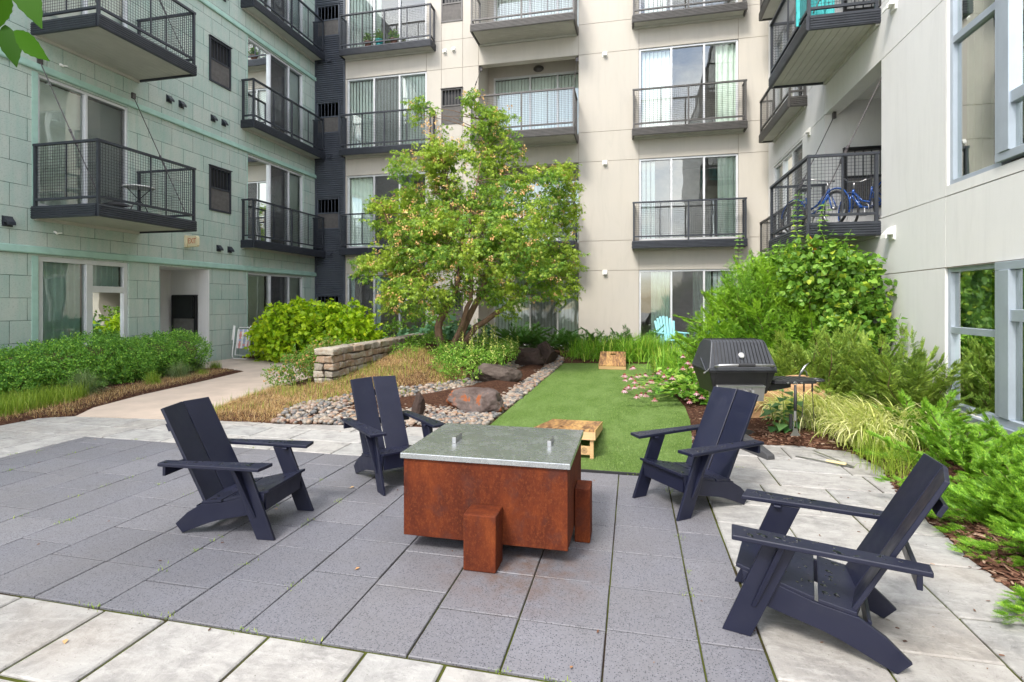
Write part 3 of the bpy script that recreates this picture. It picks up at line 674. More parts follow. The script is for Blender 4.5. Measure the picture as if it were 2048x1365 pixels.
# ---------------- left wing (green)
LW = empty('left_wing_building', (XL, 0, 0), R_(90), 'green block-sided apartment wing on the left with dark wire balconies', 'apartment building')
LH = [2.33, 5.61, 8.87, 12.13]; LF = [.12, 3.22, 6.48, 9.75]
opens = [(7.39, 9.13, .30, 2.33), (9.87, 11.30, 0, 2.32, 0), (12.67, 15.23, .12, 2.33)]
for k in (1, 2, 3): opens += [(7.37, 9.13, LF[k], LH[k]), (12.67, 15.23, LF[k], LH[k]), (11.30, 12.03, LH[k]-.66-1.12, LH[k]-.66)]
wall(LW, 'block_wall', -9.0, YB, 0, 13.2, opens, mat='green')
lg = MB()
for z in (2.365, 5.645, 8.905, 12.165): lg.prism([(0, z), (-.045, z), (-.055, z+.02), (-.045, z+.12), (0, z+.14)], -9.0, YB-.02)
lg.build('ledge', 'ledge', LW)
tb = MB()
for a in (7.37, 12.67):
    for k in range(4): tb.box(a-.10 if a < 9 else a-.02, a-.004, -.012, 0, max(LF[k], .1), LH[k])
tb.build('window_trim', 'ledge', LW)
window(LW, 7.39, 9.13, .30, 2.33, cols=(.53,), rows={1: [1.46]}, fr=.09, mull=.13, curtains=[('d', 0, .5), ('d', .54, 1)], gm='glass')
window(LW, 12.67, 15.23, .12, 2.33, cols=(.38, .72), curtains=[('b', 0, .36), ('b', .72, 1)], screen=(1,))
for k in (1, 2, 3):
    window(LW, 7.37, 9.13, LF[k], LH[k], cols=(.50,), rows=None, curtains=[('b', 0, 1)], screen=(1,) if k == 1 else ())
    window(LW, 12.67, 15.23, LF[k], LH[k], cols=(.38, .72), curtains=[('b', 0, .36), ('b', .72, 1)], screen=(1,))
    grille(LW, 11.30, 12.03, LH[k]-.66-1.12, LH[k]-.66)
    zb = LF[k]-.24
    balcony(LW, 7.27, 9.36, zb, 1.47, rods=[(.12, -.01, 2.86, .12, -1.36, .34), (1.95, -.01, 2.92, 1.95, -1.36, .34)])
    balcony(LW, 12.42, 15.78, zb, .40, name='juliet_balcony')
for z in (6.17, 9.44): [vent(LW, x, z, 'dark', .12) for x in (10.12, 10.46, 11.43, 11.79)]
for x in (11.62, 12.0): vent(LW, x, 2.89, 'dark', .12)
vent(LW, 6.89, 2.88, 'dark', .13)
for x, z in ((7.75, 5.93), (7.65, 2.80)):
    s = MB(); s.tube([(0, 0, 0), (0, -.04, -.02), (.0, -.07, -.04)], .022, 8); s.tube([(0, -.06, -.03), (.06, -.10, -.02)], .012, 8); s.build('sprinkler', 'ventwhite', LW, (x, 0, z))
# entry alcove, open towards the court
a = MB(); Y0, Y1, D, Z = 9.87, 11.30, 1.15, 2.32
a.quad((Y0, 0, 0), (Y0, D, 0), (Y0, D, Z), (Y0, 0, Z)); a.quad((Y1, 0, 0), (Y1, D, 0), (Y1, D, Z), (Y1, 0, Z)); a.quad((Y0, D, 0), (Y1, D, 0), (Y1, D, Z), (Y0, D, Z))
a.quad((Y0, 0, Z), (Y1, 0, Z), (Y1, D, Z), (Y0, D, Z)); a.quad((Y0, 0, 0.012), (Y1, 0, .012), (Y1, D, .012), (Y0, D, .012))
al = a.build('entry_alcove', 'white', LW)
b = MB(); b.box(Y1-.02, Y1-.003, .015, D-.003, .014, .13); b.box(Y1-.04, Y1-.003, -.02, .28, .13, Z-.004); b.build('alcove_trim', 'ledge2' if 'ledge2' in M else 'white', LW)
g = grille(LW, 0, .72, 0, 1.17, mat='grillbody'); g.location = (Y1-.045, .32, .50); g.rotation_euler = (0, 0, R_(90))
d_ = MB(); d_.box(Y0+.25, Y1-.35, D-.04, D-.004, .02, 2.1); d_.build('entry_door', 'curtaindark', LW)

# ---------------- right wing (pale)
RW = empty('right_wing_building', (XR, 0, 0), R_(-90), 'pale grey stucco apartment wing close on the right with tall framed windows', 'apartment building')
# local x = -world Y
RFl = [2.745+.02, 5.99, 9.24]; RHd = [1.915, 5.16, 8.41, 11.6]
opens = [(-7.38, -4.9, .25, 1.91), (-7.34, -4.9, 2.89, 6.6), (-11.49, -9.05, 0, 1.905, 0)]
for k, f in enumerate(RFl): opens += [(-11.49, -9.05, f, RHd[k+1]+.01, .25), (-15.36, -12.88, f, RHd[k+1]-.05)]
wall(RW, 'stucco_wall', -YB, 9.0, 0, 13.2, opens, jx=(-11.49, -7.36), jz=(1.915, 2.767, 5.16, 6.01, 8.41, 9.25, 11.6), mat='white')
for k in range(4):
    f = ([0.0]+RFl)[k]; h = RHd[k]; D = 1.5; r = MB(); X0, X1 = -11.49, -9.05; top = h+(.0 if k == 0 else .25); st = .0 if k == 0 else .25
    r.quad((X0, st, f), (X0, D, f), (X0, D, top), (X0, st, top)); r.quad((X1, st, f), (X1, D, f), (X1, D, top), (X1, st, top)); r.quad((X0, D, f), (X1, D, f), (X1, D, top), (X0, D, top))
    r.quad((X0, st, top), (X1, st, top), (X1, D, top), (X0, D, top)); r.quad((X0, st, f), (X1, st, f), (X1, D, f), (X0, D, f))
    if st: r.quad((X0, st, h), (X1, st, h), (X1, st, top), (X0, st, top))
    r.build('balcony_recess', 'white', RW)
    if k:
        g = grille(RW, 0, .95, 0, 1.15, mat='grillbody'); g.location = (-11.44, .32, f+.55); g.rotation_euler = (0, 0, R_(90))
g = MB(); g.box(-11.44, -10.6, 1.46, 1.495, .05, 1.2); g.build('utility_panel', 'grillbody', RW)
for k, f in enumerate(RFl):
    window(RW, -15.36, -12.88, f, RHd[k+1]-.05, cols=(.33, .67), curtains=[('c', 0, .33)], screen=(2,))
    zb = f-.25
    balcony(RW, -11.42, -9.08, zb, 1.01, rods=[(.1, .12, 2.58, .1, -.90, .3), (2.25, .12, 2.58, 2.25, -.90, .3)], rail=1.05)
    balcony(RW, -15.25, -12.55, zb, .37, name='juliet_balcony', rail=.88, mat='dark2')
# ground window band and upper window band, two lights with a proud mullion between
w1 = window(RW, -7.38, -6.43, .25, 1.91, cols=(), rows={0: [.92]}, fr=.055, mat='bluealu', curtains=[('c', .05, .5)], gm='glassgreen', name='window')
w2 = window(RW, -6.43, -4.9, .25, 1.91, cols=(.1,), rows={1: [1.12]}, y=-.03, fr=.085, mull=.15, mat='bluealu', curtains=[('c', .14, .3)], gm='glassgreen')
w3 = window(RW, -7.34, -6.43, 2.89, 6.6, cols=(), rows={0: [1.72, 2.9]}, fr=.06, mat='bluealu', curtains=[('c', .02, .5)], gm='glassgreen')
w4 = window(RW, -6.43, -4.9, 2.93, 6.6, cols=(.1,), rows={1: [.60, 2.9]}, y=-.03, fr=.085, mull=.15, mat='bluealu', curtains=[('c', .14, .25), ('d', .6, .95)], gm='glassgreen')
s = MB(); s.box(-7.40, -4.9, -.07, .0, .17, .248); s.build('window_sill', 'bluealu', RW)
vent(RW, -8.70, 2.50, 'ventwhite', .15); vent(RW, -8.65, 5.78, 'ventwhite', .15); vent(RW, -12.4, 5.12, 'ventwhite', .13)
# roofs close the wings so that no light leaks in from above
for P, x0, x1, y1 in ((BW, -16, 10, 5), (LW, -9, 16, 5), (RW, -15.9, 9, 5)):
    r = MB(); r.box(x0, x1, .35 if P is not BW else .32, y1, 13.0, 13.35); r.box(x0 if P is not BW else -9.3, x1 if P is not BW else 3.6, -.08, .34, 13.2, 13.5); r.build('roof', 'dark', P)
bo = MB()   # outer shell behind the wings
for P, x0, x1 in ((BW, -16, 10), (LW, -9, 15.5), (RW, -15.5, 9)):
    m = MB(); m.quad((x0, 5, 0), (x1, 5, 0), (x1, 5, 13.0), (x0, 5, 13.0)); m.build('rear_wall', 'cream', P)
# exit sign hung out from the green wall, facing the court
ES = empty('exit_sign', (XL, 10.6, 2.95), 0, 'cream plastic exit sign with red letters on the green wall above the alcove', 'exit sign')
m = MB(); m.box(.0, .07, -.06, .06, -.14, .14); m.build('mounting_box', 'signcream', ES, bevel=.008)
m = MB(); m.prism([(.085, -.09), (.115, -.13), (.315, -.13), (.345, -.09), (.345, .09), (.315, .13), (.115, .13), (.085, .09)], -.045, .045, 'y'); m.box(.07, .085, -.02, .02, -.03, .03); m.build('housing', 'signcream', ES, bevel=.006)
cu = bpy.data.curves.new('exit_lettering', 'FONT'); cu.body = 'EXIT'; cu.size = .135; cu.extrude = .002; cu.align_x = 'CENTER'; cu.align_y = 'CENTER'
cu.materials.append(M['signred']); tf_ = bpy.data.objects.new('tmp', cu); C.objects.link(tf_); bpy.context.view_layer.update(); lm = bpy.data.meshes.new_from_object(tf_); bpy.data.objects.remove(tf_); to = bpy.data.objects.new('lettering', lm); C.objects.link(to); to.parent = ES; to.location = (.215, -.0475, 0); to.rotation_euler = (R_(90), 0, 0); to.scale = (.80, 1.35, 1)
#@@GROUND@@
# ================================================================== GROUND
g = MB(); g.quad((-80, -80, -.03), (80, -80, -.03), (80, 80, -.03), (-80, 80, -.03)); tag(g.build('ground', 'plaza'), kind='structure')
g = MB(); g.quad((-7.6, -2.5, -.012), (2.6, -2.5, -.012), (2.6, 6.3, -.012), (-7.6, 6.3, -.012)); tag(g.build('paving_bed', 'joint'), kind='structure')
def slab(mb, x0, x1, y0, y1, top=0.0, j=.004, ch=.003):
    x0 += j; x1 -= j; y0 += j; y1 -= j
    a, b, c, d = [random.uniform(-.0015, .0015) for _ in range(4)]
    vs = [(x0, y0, -.03), (x1, y0, -.03), (x1, y1, -.03), (x0, y1, -.03), (x0, y0, top-ch), (x1, y0, top-ch), (x1, y1, top-ch), (x0, y1, top-ch),
          (x0+ch, y0+ch, top+a), (x1-ch, y0+ch, top+b), (x1-ch, y1-ch, top+c), (x0+ch, y1-ch, top+d)]
    mb.add(vs, [(0,1,5,4),(1,2,6,5),(2,3,7,6),(3,0,4,7),(4,5,9,8),(5,6,10,9),(6,7,11,10),(7,4,8,11),(8,9,10,11)])
dp = MB(); xs = [.555, .285]; x = -.12
while x > -5.95: xs.append(x); x -= .408
xs.append(-5.955)
rows = [2.09, 2.465, 2.856, 3.24, 3.62, 4.01, 4.39, 4.71]
for i in range(len(xs)-1):
    x1, x0 = xs[i], xs[i+1]
    sh = 0 if i < 4 else random.choice([0, 0, .12, -.11, .19, .05]); jl = random.uniform(.002, .006); jr = random.uniform(.002, .0055)
    ys = [rows[0]]+[r+sh+random.uniform(-.012, .012) for r in rows[1:-1]]+[rows[-1]]
    if i > 5 and random.random() < .45: ys.pop(random.randrange(2, len(ys)-2))
    for k in range(len(ys)-1): slab(dp, x0, x1, ys[k], ys[k+1], 0, (jl+jr)/2+random.uniform(-.0008, .0014))
tag(dp.build('dark_paving', 'dpav'), kind='structure')
lp = MB()
def ashlar(x0, x1, y0, y1, along='y', w=(.38, .62), l=(.45, .95), jj=(.0035, .009)):
    a = x0 if along == 'y' else y0; A = x1 if along == 'y' else y1
    while a < A-.01:
        b = min(A, a+random.choice([w[0], (w[0]+w[1])/2, w[1]]))
        if A-b < .16: b = A
        c = (y0 if along == 'y' else x0)-random.uniform(0, .4); Cm = y1 if along == 'y' else x1; c0 = y0 if along == 'y' else x0
        while c < Cm-.01:
            d = min(Cm, c+random.uniform(*l)); 
            if Cm-d < .15: d = Cm
            s = max(c, c0)
            if d-s > .05:
                slab(lp, *((a, b, s, d) if along == 'y' else (s, d, a, b)), 0.001, random.uniform(*jj), .007)
            c = d
        a = b
ashlar(-7.5, 2.5, 1.62, 2.085, 'x', (.12, .345), (.35, .65), jj=(.006, .012)); ashlar(-7.5, 2.5, -1.6, 1.62, 'x', (.30, .44), (.28, .58), jj=(.006, .013))
ashlar(-7.5, -5.96, 2.09, 4.72, 'y', (.38, .50), (.5, .9)); ashlar(-7.5, 2.5, 4.722, 6.25, 'x', (.36, .42), (.5, .9)); ashlar(.56, 2.5, 2.09, 4.72, 'y', (.46, .52), (.36, .75))
tag(lp.build('pale_paving', 'lpav'), kind='structure')
# concrete path
PATH = [(-7.12, 5.50), (-5.4, 5.66), (-5.75, 6.4), (-6.0, 7.3), (-6.1, 8.4), (-6.3, 9.9), (-6.9, 11.1), (-8.4, 11.9), (-10.38, 12.2), (-10.38, 9.75), (-9.0, 10.2), (-8.2, 9.9), (-7.95, 8.6), (-7.72, 7.0), (-7.45, 6.0)]
p = MB(); p.prism(PATH, -.03, .008, 'z'); tag(p.build('concrete_path', 'concrete'), kind='structure')
TURF = [(-1.70, 4.74), (.42, 4.74), (.52, 5.1), (.62, 6.0), (.70, 7.0), (.72, 7.9), (.62, 9.2), (.45, 11), (.40, 13.4), (-1.66, 13.1)]
p = MB(); p.prism(TURF, -.03, .012, 'z'); tag(p.build('turf_lawn', 'turf'), kind='structure')
P = scatter(TURF, 70000); n = len(P); w = 1/(.6+(P[:, 1]-4.5)*.35)
keep = rng.uniform(size=n) < np.clip(w, 0, 1); P = P[keep]; n = len(P)
bt = blade(.7, .0022, 1); pos = np.c_[P, np.full(n, .010)]
V, F = inst(bt[0], bt[1], rotz_frames(n, .5), pos, rng.uniform(.010, .020, n)*np.ones(n)); 
bt = ([(-.10, 0, 0), (.10, 0, 0), (.02, .35, 1), (-.02, .35, 1)], [(0, 1, 2, 3)])
V, F = inst(bt[0], bt[1], rotz_frames(n, .5), pos, rng.uniform(.012, .022, n)); tag(npmesh('turf_blades', V, F, 'turfblade'), 'short artificial grass blades of the lawn', 'artificial grass', kind='stuff')
e = MB(); e.box(-1.71, .43, 4.722, 4.739, -.02, .016); tag(e.build('turf_edging', 'plastic'), kind='structure')
# planting beds
BEDL = [(-7.5, 4.0), (-7.48, 5.3), (-7.14, 5.52), (-7.46, 6.0), (-7.73, 7.0), (-7.97, 8.6), (-8.22, 9.9), (-8.95, 10.15), (-9.8, 9.6), (-10.39, 9.4), (-10.39, 2.5), (-7.5, 2.5)]
BEDM = [(-5.38, 5.68), (-4.25, 5.76), (-3.95, 6.15), (-3.75, 6.85), (-3.3, 7.6), (-2.85, 8.6), (-2.6, 10.2), (-2.4, 12.4), (-1.2, 13.0), (.4, 13.2), (3.6, 13.4), (3.6, 15.85), (-9.2, 15.85), (-10.3, 13.5), (-10.3, 12.2), (-8.4, 11.95), (-6.9, 11.15), (-6.28, 9.9), (-6.08, 8.4), (-5.98, 7.3), (-5.74, 6.4)]
PEB = [(-4.25, 5.74), (-1.69, 6.10), (-1.69, 4.9), (-1.66, 13.1), (-2.4, 13.0), (-2.7, 12.2), (-2.95, 10.2), (-3.2, 8.8), (-3.6, 7.7), (-4.0, 6.9), (-4.25, 6.2)]
PEB = [(-4.35, 5.72), (-1.72, 6.08), (-1.66, 13.1), (-2.7, 13.2), (-2.75, 10.2), (-3.05, 8.8), (-3.5, 7.9), (-4.0, 7.1), (-4.45, 6.4)]
BEDR = [(.62, 5.0), (.60, 5.9), (1.2, 6.02), (1.7, 6.05), (2.12, 5.92), (2.2, 5.44), (2.03, 4.75), (1.99, 4.38), (1.95, 3.88), (1.9, 3.48), (1.93, 3.15), (2.0, 2.2), (2.05, 1.0), (3.655, 1.0), (3.655, 15.8), (.3, 15.8), (.42, 12), (.60, 9.2), (.73, 7.9), (.68, 6.6)]
BEDR = BEDR[1:]
tag(bed('mulch_bed', BEDL, 'mulch', .05), kind='structure'); tag(bed('mulch_bed', BEDM, 'mulch', .05), kind='structure'); tag(bed('mulch_bed', BEDR, 'mulch', .05), kind='structure')
tag(bed('gravel_bed', PEB, 'mulch', .012, lip=.2, nz=.006), kind='structure')
# bark chips
def chips(poly, N, dens=None, s=(.012, .045)):
    P = scatter(poly, N); z = bed_z(P[:, 0], P[:, 1], poly)
    if dens is not None:
        k = rng.uniform(size=len(P)) < dens(P[:, 0], P[:, 1]); P, z = P[k], z[k]
    n = len(P); tv = [(-.5, -.5, 0), (.5, -.4, 0), (.45, .5, 0), (-.45, .4, 0), (-.4, -.4, .5), (.4, -.35, .6), (.4, .4, .5), (-.4, .35, .4)]
    tf = [(0, 3, 2, 1), (4, 5, 6, 7), (0, 1, 5, 4), (1, 2, 6, 5), (2, 3, 7, 6), (3, 0, 4, 7)]
    l = rng.uniform(*s, n); sc = np.c_[l, l*rng.uniform(.18, .4, n), l*rng.uniform(.1, .25, n)]
    return inst(tv, tf, rotz_frames(n, .35), np.c_[P, z+.004], sc)
nearR = lambda x, y: np.clip(1.25-np.abs(x-2.0)*.3-(y-3)*.06, .1, 1)
V, F = merge([chips(BEDR, 26000, nearR), chips(BEDL, 6000), chips(BEDM, 9000, lambda x, y: np.where((x > -5) & (y < 12), 1, .2)), chips(BEDR[:12]+[(2.6, 1), (2.6, 6.6), (.68, 6.6)], 5000, None, (.03, .075))])
tag(npmesh('bark_mulch', V, F, 'chip'), 'shredded brown bark mulch covering the planting beds', 'mulch', kind='stuff')
# pebbles
iv, if_ = icos(2); P = scatter(PEB, 9000); P = P[np.argsort(P[:, 1])]
P = P[(rng.uniform(size=len(P)) < np.clip(1.5-(P[:, 1]-6)*.12, .45, 1))]; n = len(P)
s = rng.uniform(.018, .047, n)*np.where(P[:, 1] > 8, 1.25, 1); sc = np.c_[s, s*rng.uniform(.6, .9, n), s*rng.uniform(.45, .7, n)]
pz = np.where(in_poly(P[:, 0], P[:, 1], BEDM), np.maximum(bed_z(P[:, 0], P[:, 1], BEDM), 0)*1.0, 0); V, F = inst(iv, if_, rotz_frames(n, .3), np.c_[P, pz+.012+rng.uniform(0, .030, n)], sc)
tag(npmesh('river_pebbles', V, F, 'pebble', smooth=True), 'loose mixed river pebbles between straw bed and turf', 'pebbles', kind='stuff')
# dry cut grass and sprouts
def blades(P, z, h, w, bends, mat, name, lab, cat, tilt=.3, kind='stuff', parent=None, nseg=3):
    parts = []; n = len(P); lab_i = rng.integers(0, len(bends), n)
    for k, b in enumerate(bends):
        sel = lab_i == k; m = sel.sum()
        if m: parts.append(inst(*blade(b, w, nseg), rotz_frames(m, tilt), np.c_[P[sel], z[sel]], rng.uniform(*h, m)))
    V, F = merge(parts); o = npmesh(name, V, F, mat, parent)
    return tag(o, lab, cat, kind=kind) if parent is None else o
STR = [(-5.75, 6.3), (-5.36, 5.70), (-4.3, 5.76), (-4.25, 6.3), (-3.75, 7.0), (-3.3, 7.75), (-2.85, 8.5), (-3.1, 9.8), (-3.9, 10.0), (-4.8, 10.6), (-4.85, 8.0), (-5.2, 7.8), (-6.0, 7.9), (-5.95, 7.3)]
P = scatter(STR, 60000); z = bed_z(P[:, 0], P[:, 1], BEDM); blades(P, z, (.03, .10), .017, (1.4, 2.2, 2.9), 'straw', 'dry_grass', 'dry straw-coloured cut grass on the slope before the stone wall', 'dry grass', 1.35)
P = scatter(STR, 3600); P = P[np.array([noise.noise(Vector((a*1.6, b*1.6, 5))) for a, b in P]) > -.05]; z = bed_z(P[:, 0], P[:, 1], BEDM); blades(P, z, (.05, .17), .02, (.5, 1.0), 'grassy', 'grass_sprouts', 'green shoots growing up through the straw', 'grass', .3)
EDG = [(-7.6, 4.2), (-7.55, 5.25), (-7.2, 5.5), (-7.5, 6.0), (-7.8, 7.0), (-8.05, 8.6), (-8.3, 9.7), (-8.7, 9.6), (-8.6, 8), (-8.3, 6.5), (-8.2, 5), (-8.2, 4.2)]
P = scatter(EDG, 9000); z = bed_z(P[:, 0], P[:, 1], BEDL); blades(P, z, (.04, .12), .013, (1.6, 2.3, 2.9), 'straw', 'dry_grass', 'matted dry straw along the bed edge under the hedge', 'dry grass', .9)
EDG2 = [(-8.3, 4.2), (-7.7, 4.4), (-7.75, 5.3), (-7.9, 6.1), (-8.25, 6.6), (-8.6, 6.2)]
P = scatter(EDG2, 3800); z = bed_z(P[:, 0], P[:, 1], BEDL); blades(P, z, (.10, .30), .016, (.3, .8, 1.3), 'grassy', 'long_grass', 'lime green long grass at the left edge before the hedge', 'grass', .25, nseg=4)
# weeds in the joints
wp = []
for k in range(60):
    x = random.choice(xs); y = random.choice([random.uniform(2.1, 4.7), random.choice(rows)]); 
    wp += [(x+random.gauss(0, .02), y+random.gauss(0, .03)) for _ in range(14)]
for k in range(26):
    x, y = random.uniform(-5.5, 1.9), random.choice([2.085, 4.72, random.uniform(4.8, 5.6)]); wp += [(x+random.gauss(0, .03), y+random.gauss(0, .008)) for _ in range(14)]
wp = np.array(wp); blades(wp, np.zeros(len(wp)), (.006, .024), .10, (.5, 1.2, 1.8), 'grassy', 'joint_weeds', 'tiny weeds sprouting from the paving joints', 'weeds', .6)
# fallen leaves and scraps
FL = [((-1.50, 2.72), .032), ((-2.5, 3.35), .035), ((-2.2, 3.9), .04), ((-.25, 2.16), .022), ((.1, 5.0), .03), ((-2.45, 1.85), .035)]
vs = np.array([q[0] for q in FL]); n = len(vs)
V, F = inst(*LEAF, frames(np.c_[rng.normal(size=(n, 2)), np.zeros(n)], np.tile([0, 0, 1.], (n, 1))), np.c_[vs, np.full(n, .008)], np.array([q[1] for q in FL]))
tag(npmesh('fallen_leaves', V, F, 'deadleaf'), 'few dry fallen leaves scattered over the paving', 'fallen leaves', kind='stuff')
P = scatter([(-5.9, 1.4), (1.9, 1.4), (1.9, 5.9), (-5.9, 5.6)], 260); P[:60] = scatter(TURF, 60); P[60:150] = scatter([(1.1, 1.2), (1.9, 1.2), (2.2, 5.5), (1.6, 6.0), (.7, 6.0), (1.2, 5)], 90)
V, F = inst([(-.5, -.2, 0), (.5, -.15, 0), (.4, .2, .1), (-.4, .15, .1)], [(0, 1, 2, 3)], rotz_frames(260, .1), np.c_[P, np.where(np.arange(260) < 60, .026, .005)], rng.uniform(.006, .024, 260))
tag(npmesh('bark_crumbs', V, F, 'chip'), 'tiny bark crumbs lying on the paving', 'debris', kind='stuff')
#@@OBJECTS@@
# ================================================================== OBJECTS
# ---- modern adirondack chair; local +y points backwards, x across, origin between the front feet
def drops(mb, X, x0, x1, y0, y1, z, N):
    for _ in range(N):
        cx, cy = random.uniform(x0, x1), random.uniform(y0, y1); r = random.choice([.003, .004, .005, .007, .012]); k = 9; e = random.uniform(.8, 2.2); a0 = random.uniform(0, 3)
        pts = [(cx+r*(math.cos(2*math.pi*i/k)*math.cos(a0)*e-math.sin(2*math.pi*i/k)*math.sin(a0))*random.uniform(.75, 1.2), cy+r*(math.cos(2*math.pi*i/k)*math.sin(a0)*e+math.sin(2*math.pi*i/k)*math.cos(a0))*random.uniform(.75, 1.2)) for i in range(k)]
        vs = [(p[0], p[1], z+.0002) for p in pts]+[((p[0]-cx)*.6+cx, (p[1]-cy)*.6+cy, z+.0016) for p in pts]
        mb.add(vs, [(i, (i+1) % k, k+(i+1) % k, k+i) for i in range(k)]+[tuple(range(k, 2*k))], X)
def make_chair(loc, rz, label, wet=True):
    t = empty('garden_chair', loc, rz, label, 'garden chair', 'navy slatted garden chairs round the fire pit')
    rail = [(.02, .285), (.165, .252), (.317, .212), (.469, .192), (.562, .137), (.649, .058), (.598, .0), (.53, .028), (.466, .055), (.40, .08), (.34, .098), (.27, .113), (.206, .126), (.13, .142), (.04, .165)]
    leg = [(-.062, 0), (.060, 0), (.250, .453), (.118, .453)]
    fin = [(.055, .145), (.072, .14), (.215, .453), (.150, .453)]
    for s in (-1, 1):
        m = MB(); m.prism(rail, s*.2155-.010, s*.2155+.010); m.build('side_rail', 'navy', t, bevel=.003)
        m = MB(); m.prism(leg, s*.2375-.011, s*.2375+.011); m.build('leg', 'navy', t, bevel=.004)
        m = MB(); x0, x1 = s*.249, s*.305   # gusset beneath the arm, tapering to the leg
        vs = [(x0, .06, .142), (x0, .082, .142), (x0, .20, .453), (x0, .176, .453), (s*.255, .06, .142), (s*.255, .082, .142), (x1, .20, .453), (x1, .176, .453)]
        m.add(vs, [(0,1,2,3),(4,5,6,7),(0,1,5,4),(1,2,6,5),(2,3,7,6),(3,0,4,7)]); m.build('arm_bracket', 'navy', t, bevel=.003)
        m = MB(); xa, xb = s*.205, s*.335
        poly = [(xa, -.025), (xb, -.010), (xb-s*.012, .45), (xb-s*.018, .70), (xa+s*.035, .70), (xa+s*.02, .30)]
        m.prism(poly, .4545, .4765, 'z'); m.box(min(s*.20, s*.27), max(s*.20, s*.27), .128, .165, .440, .4535)
        a = m.build('armrest', 'navy', t, bevel=.005, seg=3)
        if wet:
            d = MB(); drops(d, None, min(xa+s*.03, xb-s*.03), max(xa+s*.03, xb-s*.03), 0, .66, .4765, 26); tag(d.build('rain_drops', 'drop', a, smooth=True), kind='stuff')
    m = MB(); m.prism([(.022, .17), (.042, .168), (.044, .283), (.022, .285)], -.204, .204); m.build('front_apron', 'navy', t, bevel=.003)
    m = MB(); m.prism([(.50, .07), (.515, .062), (.515, .178), (.50, .184)], -.204, .204); m.build('rear_crosspiece', 'navy', t, bevel=.003)
    # seat: two wide boards
    def board(y0, z0, y1, z1, th, bow=0, name='seat_board'):
        m = MB(); n = 6; vs = []
        for i in range(n+1):
            x = -.224+.448*i/n; b = bow*(1-(2*i/n-1)**2)
            for (y, z) in ((y0, z0), (y1+b, z1), (y1+b, z1+th), (y0, z0+th)): vs.append((x, y, z))
        fs = [(i*4+k, i*4+(k+1) % 4, (i+1)*4+(k+1) % 4, (i+1)*4+k) for i in range(n) for k in range(4)]+[(0,1,2,3), (n*4, n*4+3, n*4+2, n*4+1)]
        m.add(vs, fs); return m.build(name, 'navy', t, bevel=.003)
    s1 = board(-.005, .290, .308, .2155, .018); s2 = board(.322, .2125, .462, .193, .018, .03)
    if wet:
        for (o, y0, z0, y1, z1, k) in ((s1, -.005, .308, .308, .2335, 26), (s2, .322, .2305, .462, .211, 26)):
            sl = math.atan2(z1-z0, y1-y0); X = Matrix.Translation((0, y0, z0+.0005)) @ Matrix.Rotation(sl, 4, 'X'); d = MB(); drops(d, X, -.2, .2, .02, math.hypot(y1-y0, z1-z0)-.01, 0, k); tag(d.build('rain_drops', 'drop', o, smooth=True), kind='stuff')
    # back: two wide boards, slightly veed, leaning
    B0, B1 = Vector((0, .445, .165)), Vector((0, .782, .812)); ax = (B1-B0); L = ax.length; lean = math.atan2(ax.y, ax.z)
    for s in (-1, 1):
        X = Matrix.Translation(B0) @ Matrix.Rotation(-lean, 4, 'X') @ Matrix.Rotation(-s*R_(7), 4, 'Z')
        m = MB(); x0, x1 = s*.004, s*.212; m.add([(x0, 0, 0), (x1, 0, 0), (x1+s*.004, 0, L-.02), (x0, 0, L), (x0, .02, 0), (x1, .02, 0), (x1+s*.004, .02, L-.02), (x0, .02, L)],
              [(0,1,2,3),(4,5,6,7),(0,1,5,4),(1,2,6,5),(2,3,7,6),(3,0,4,7)], X); m.build('back_board', 'navy', t, bevel=.004)
    m = MB(); m.box(-.31, .31, .648, .668, .395, .4535); m.build('arm_crosspiece', 'navy', t, bevel=.003)
    X = Matrix.Translation(B0) @ Matrix.Rotation(-lean, 4, 'X'); m = MB(); m.box(-.17, .17, .028, .048, L-.17, L-.115, X); m.build('back_cleat', 'navy', t, bevel=.003)
    return t
def rz_of(b): return math.atan2(-b[0], b[1])
def nrm(v): l = math.hypot(*v); return (v[0]/l, v[1]/l)
W2 = .2375
def place_c(p, b, lat): b = nrm(b); return (p[0]+lat[0]*W2, p[1]+lat[1]*W2, 0), rz_of(b)
c1 = place_c((-2.26, 2.92), (-.995, -.083), (-.083, .995)); c2 = place_c((-1.92, 3.82), (-.76, .65), (.65, .76)); c3 = place_c((.34, 3.83), (.786, .618), (-.618, .786)); c4 = place_c((.46, 2.58), (.96, -.28), (.28, .96))
make_chair(c4[0], c4[1], 'navy garden chair nearest the camera with rain drops on its arms, beside the low yews')
make_chair(c1[0], c1[1], 'navy garden chair left of the rusty fire pit, on the open dark paving')
make_chair(c2[0], c2[1], 'navy garden chair between the river pebbles and the far left corner of the fire pit')
make_chair(c3[0], c3[1], 'navy garden chair standing in front of the gas barbecue')
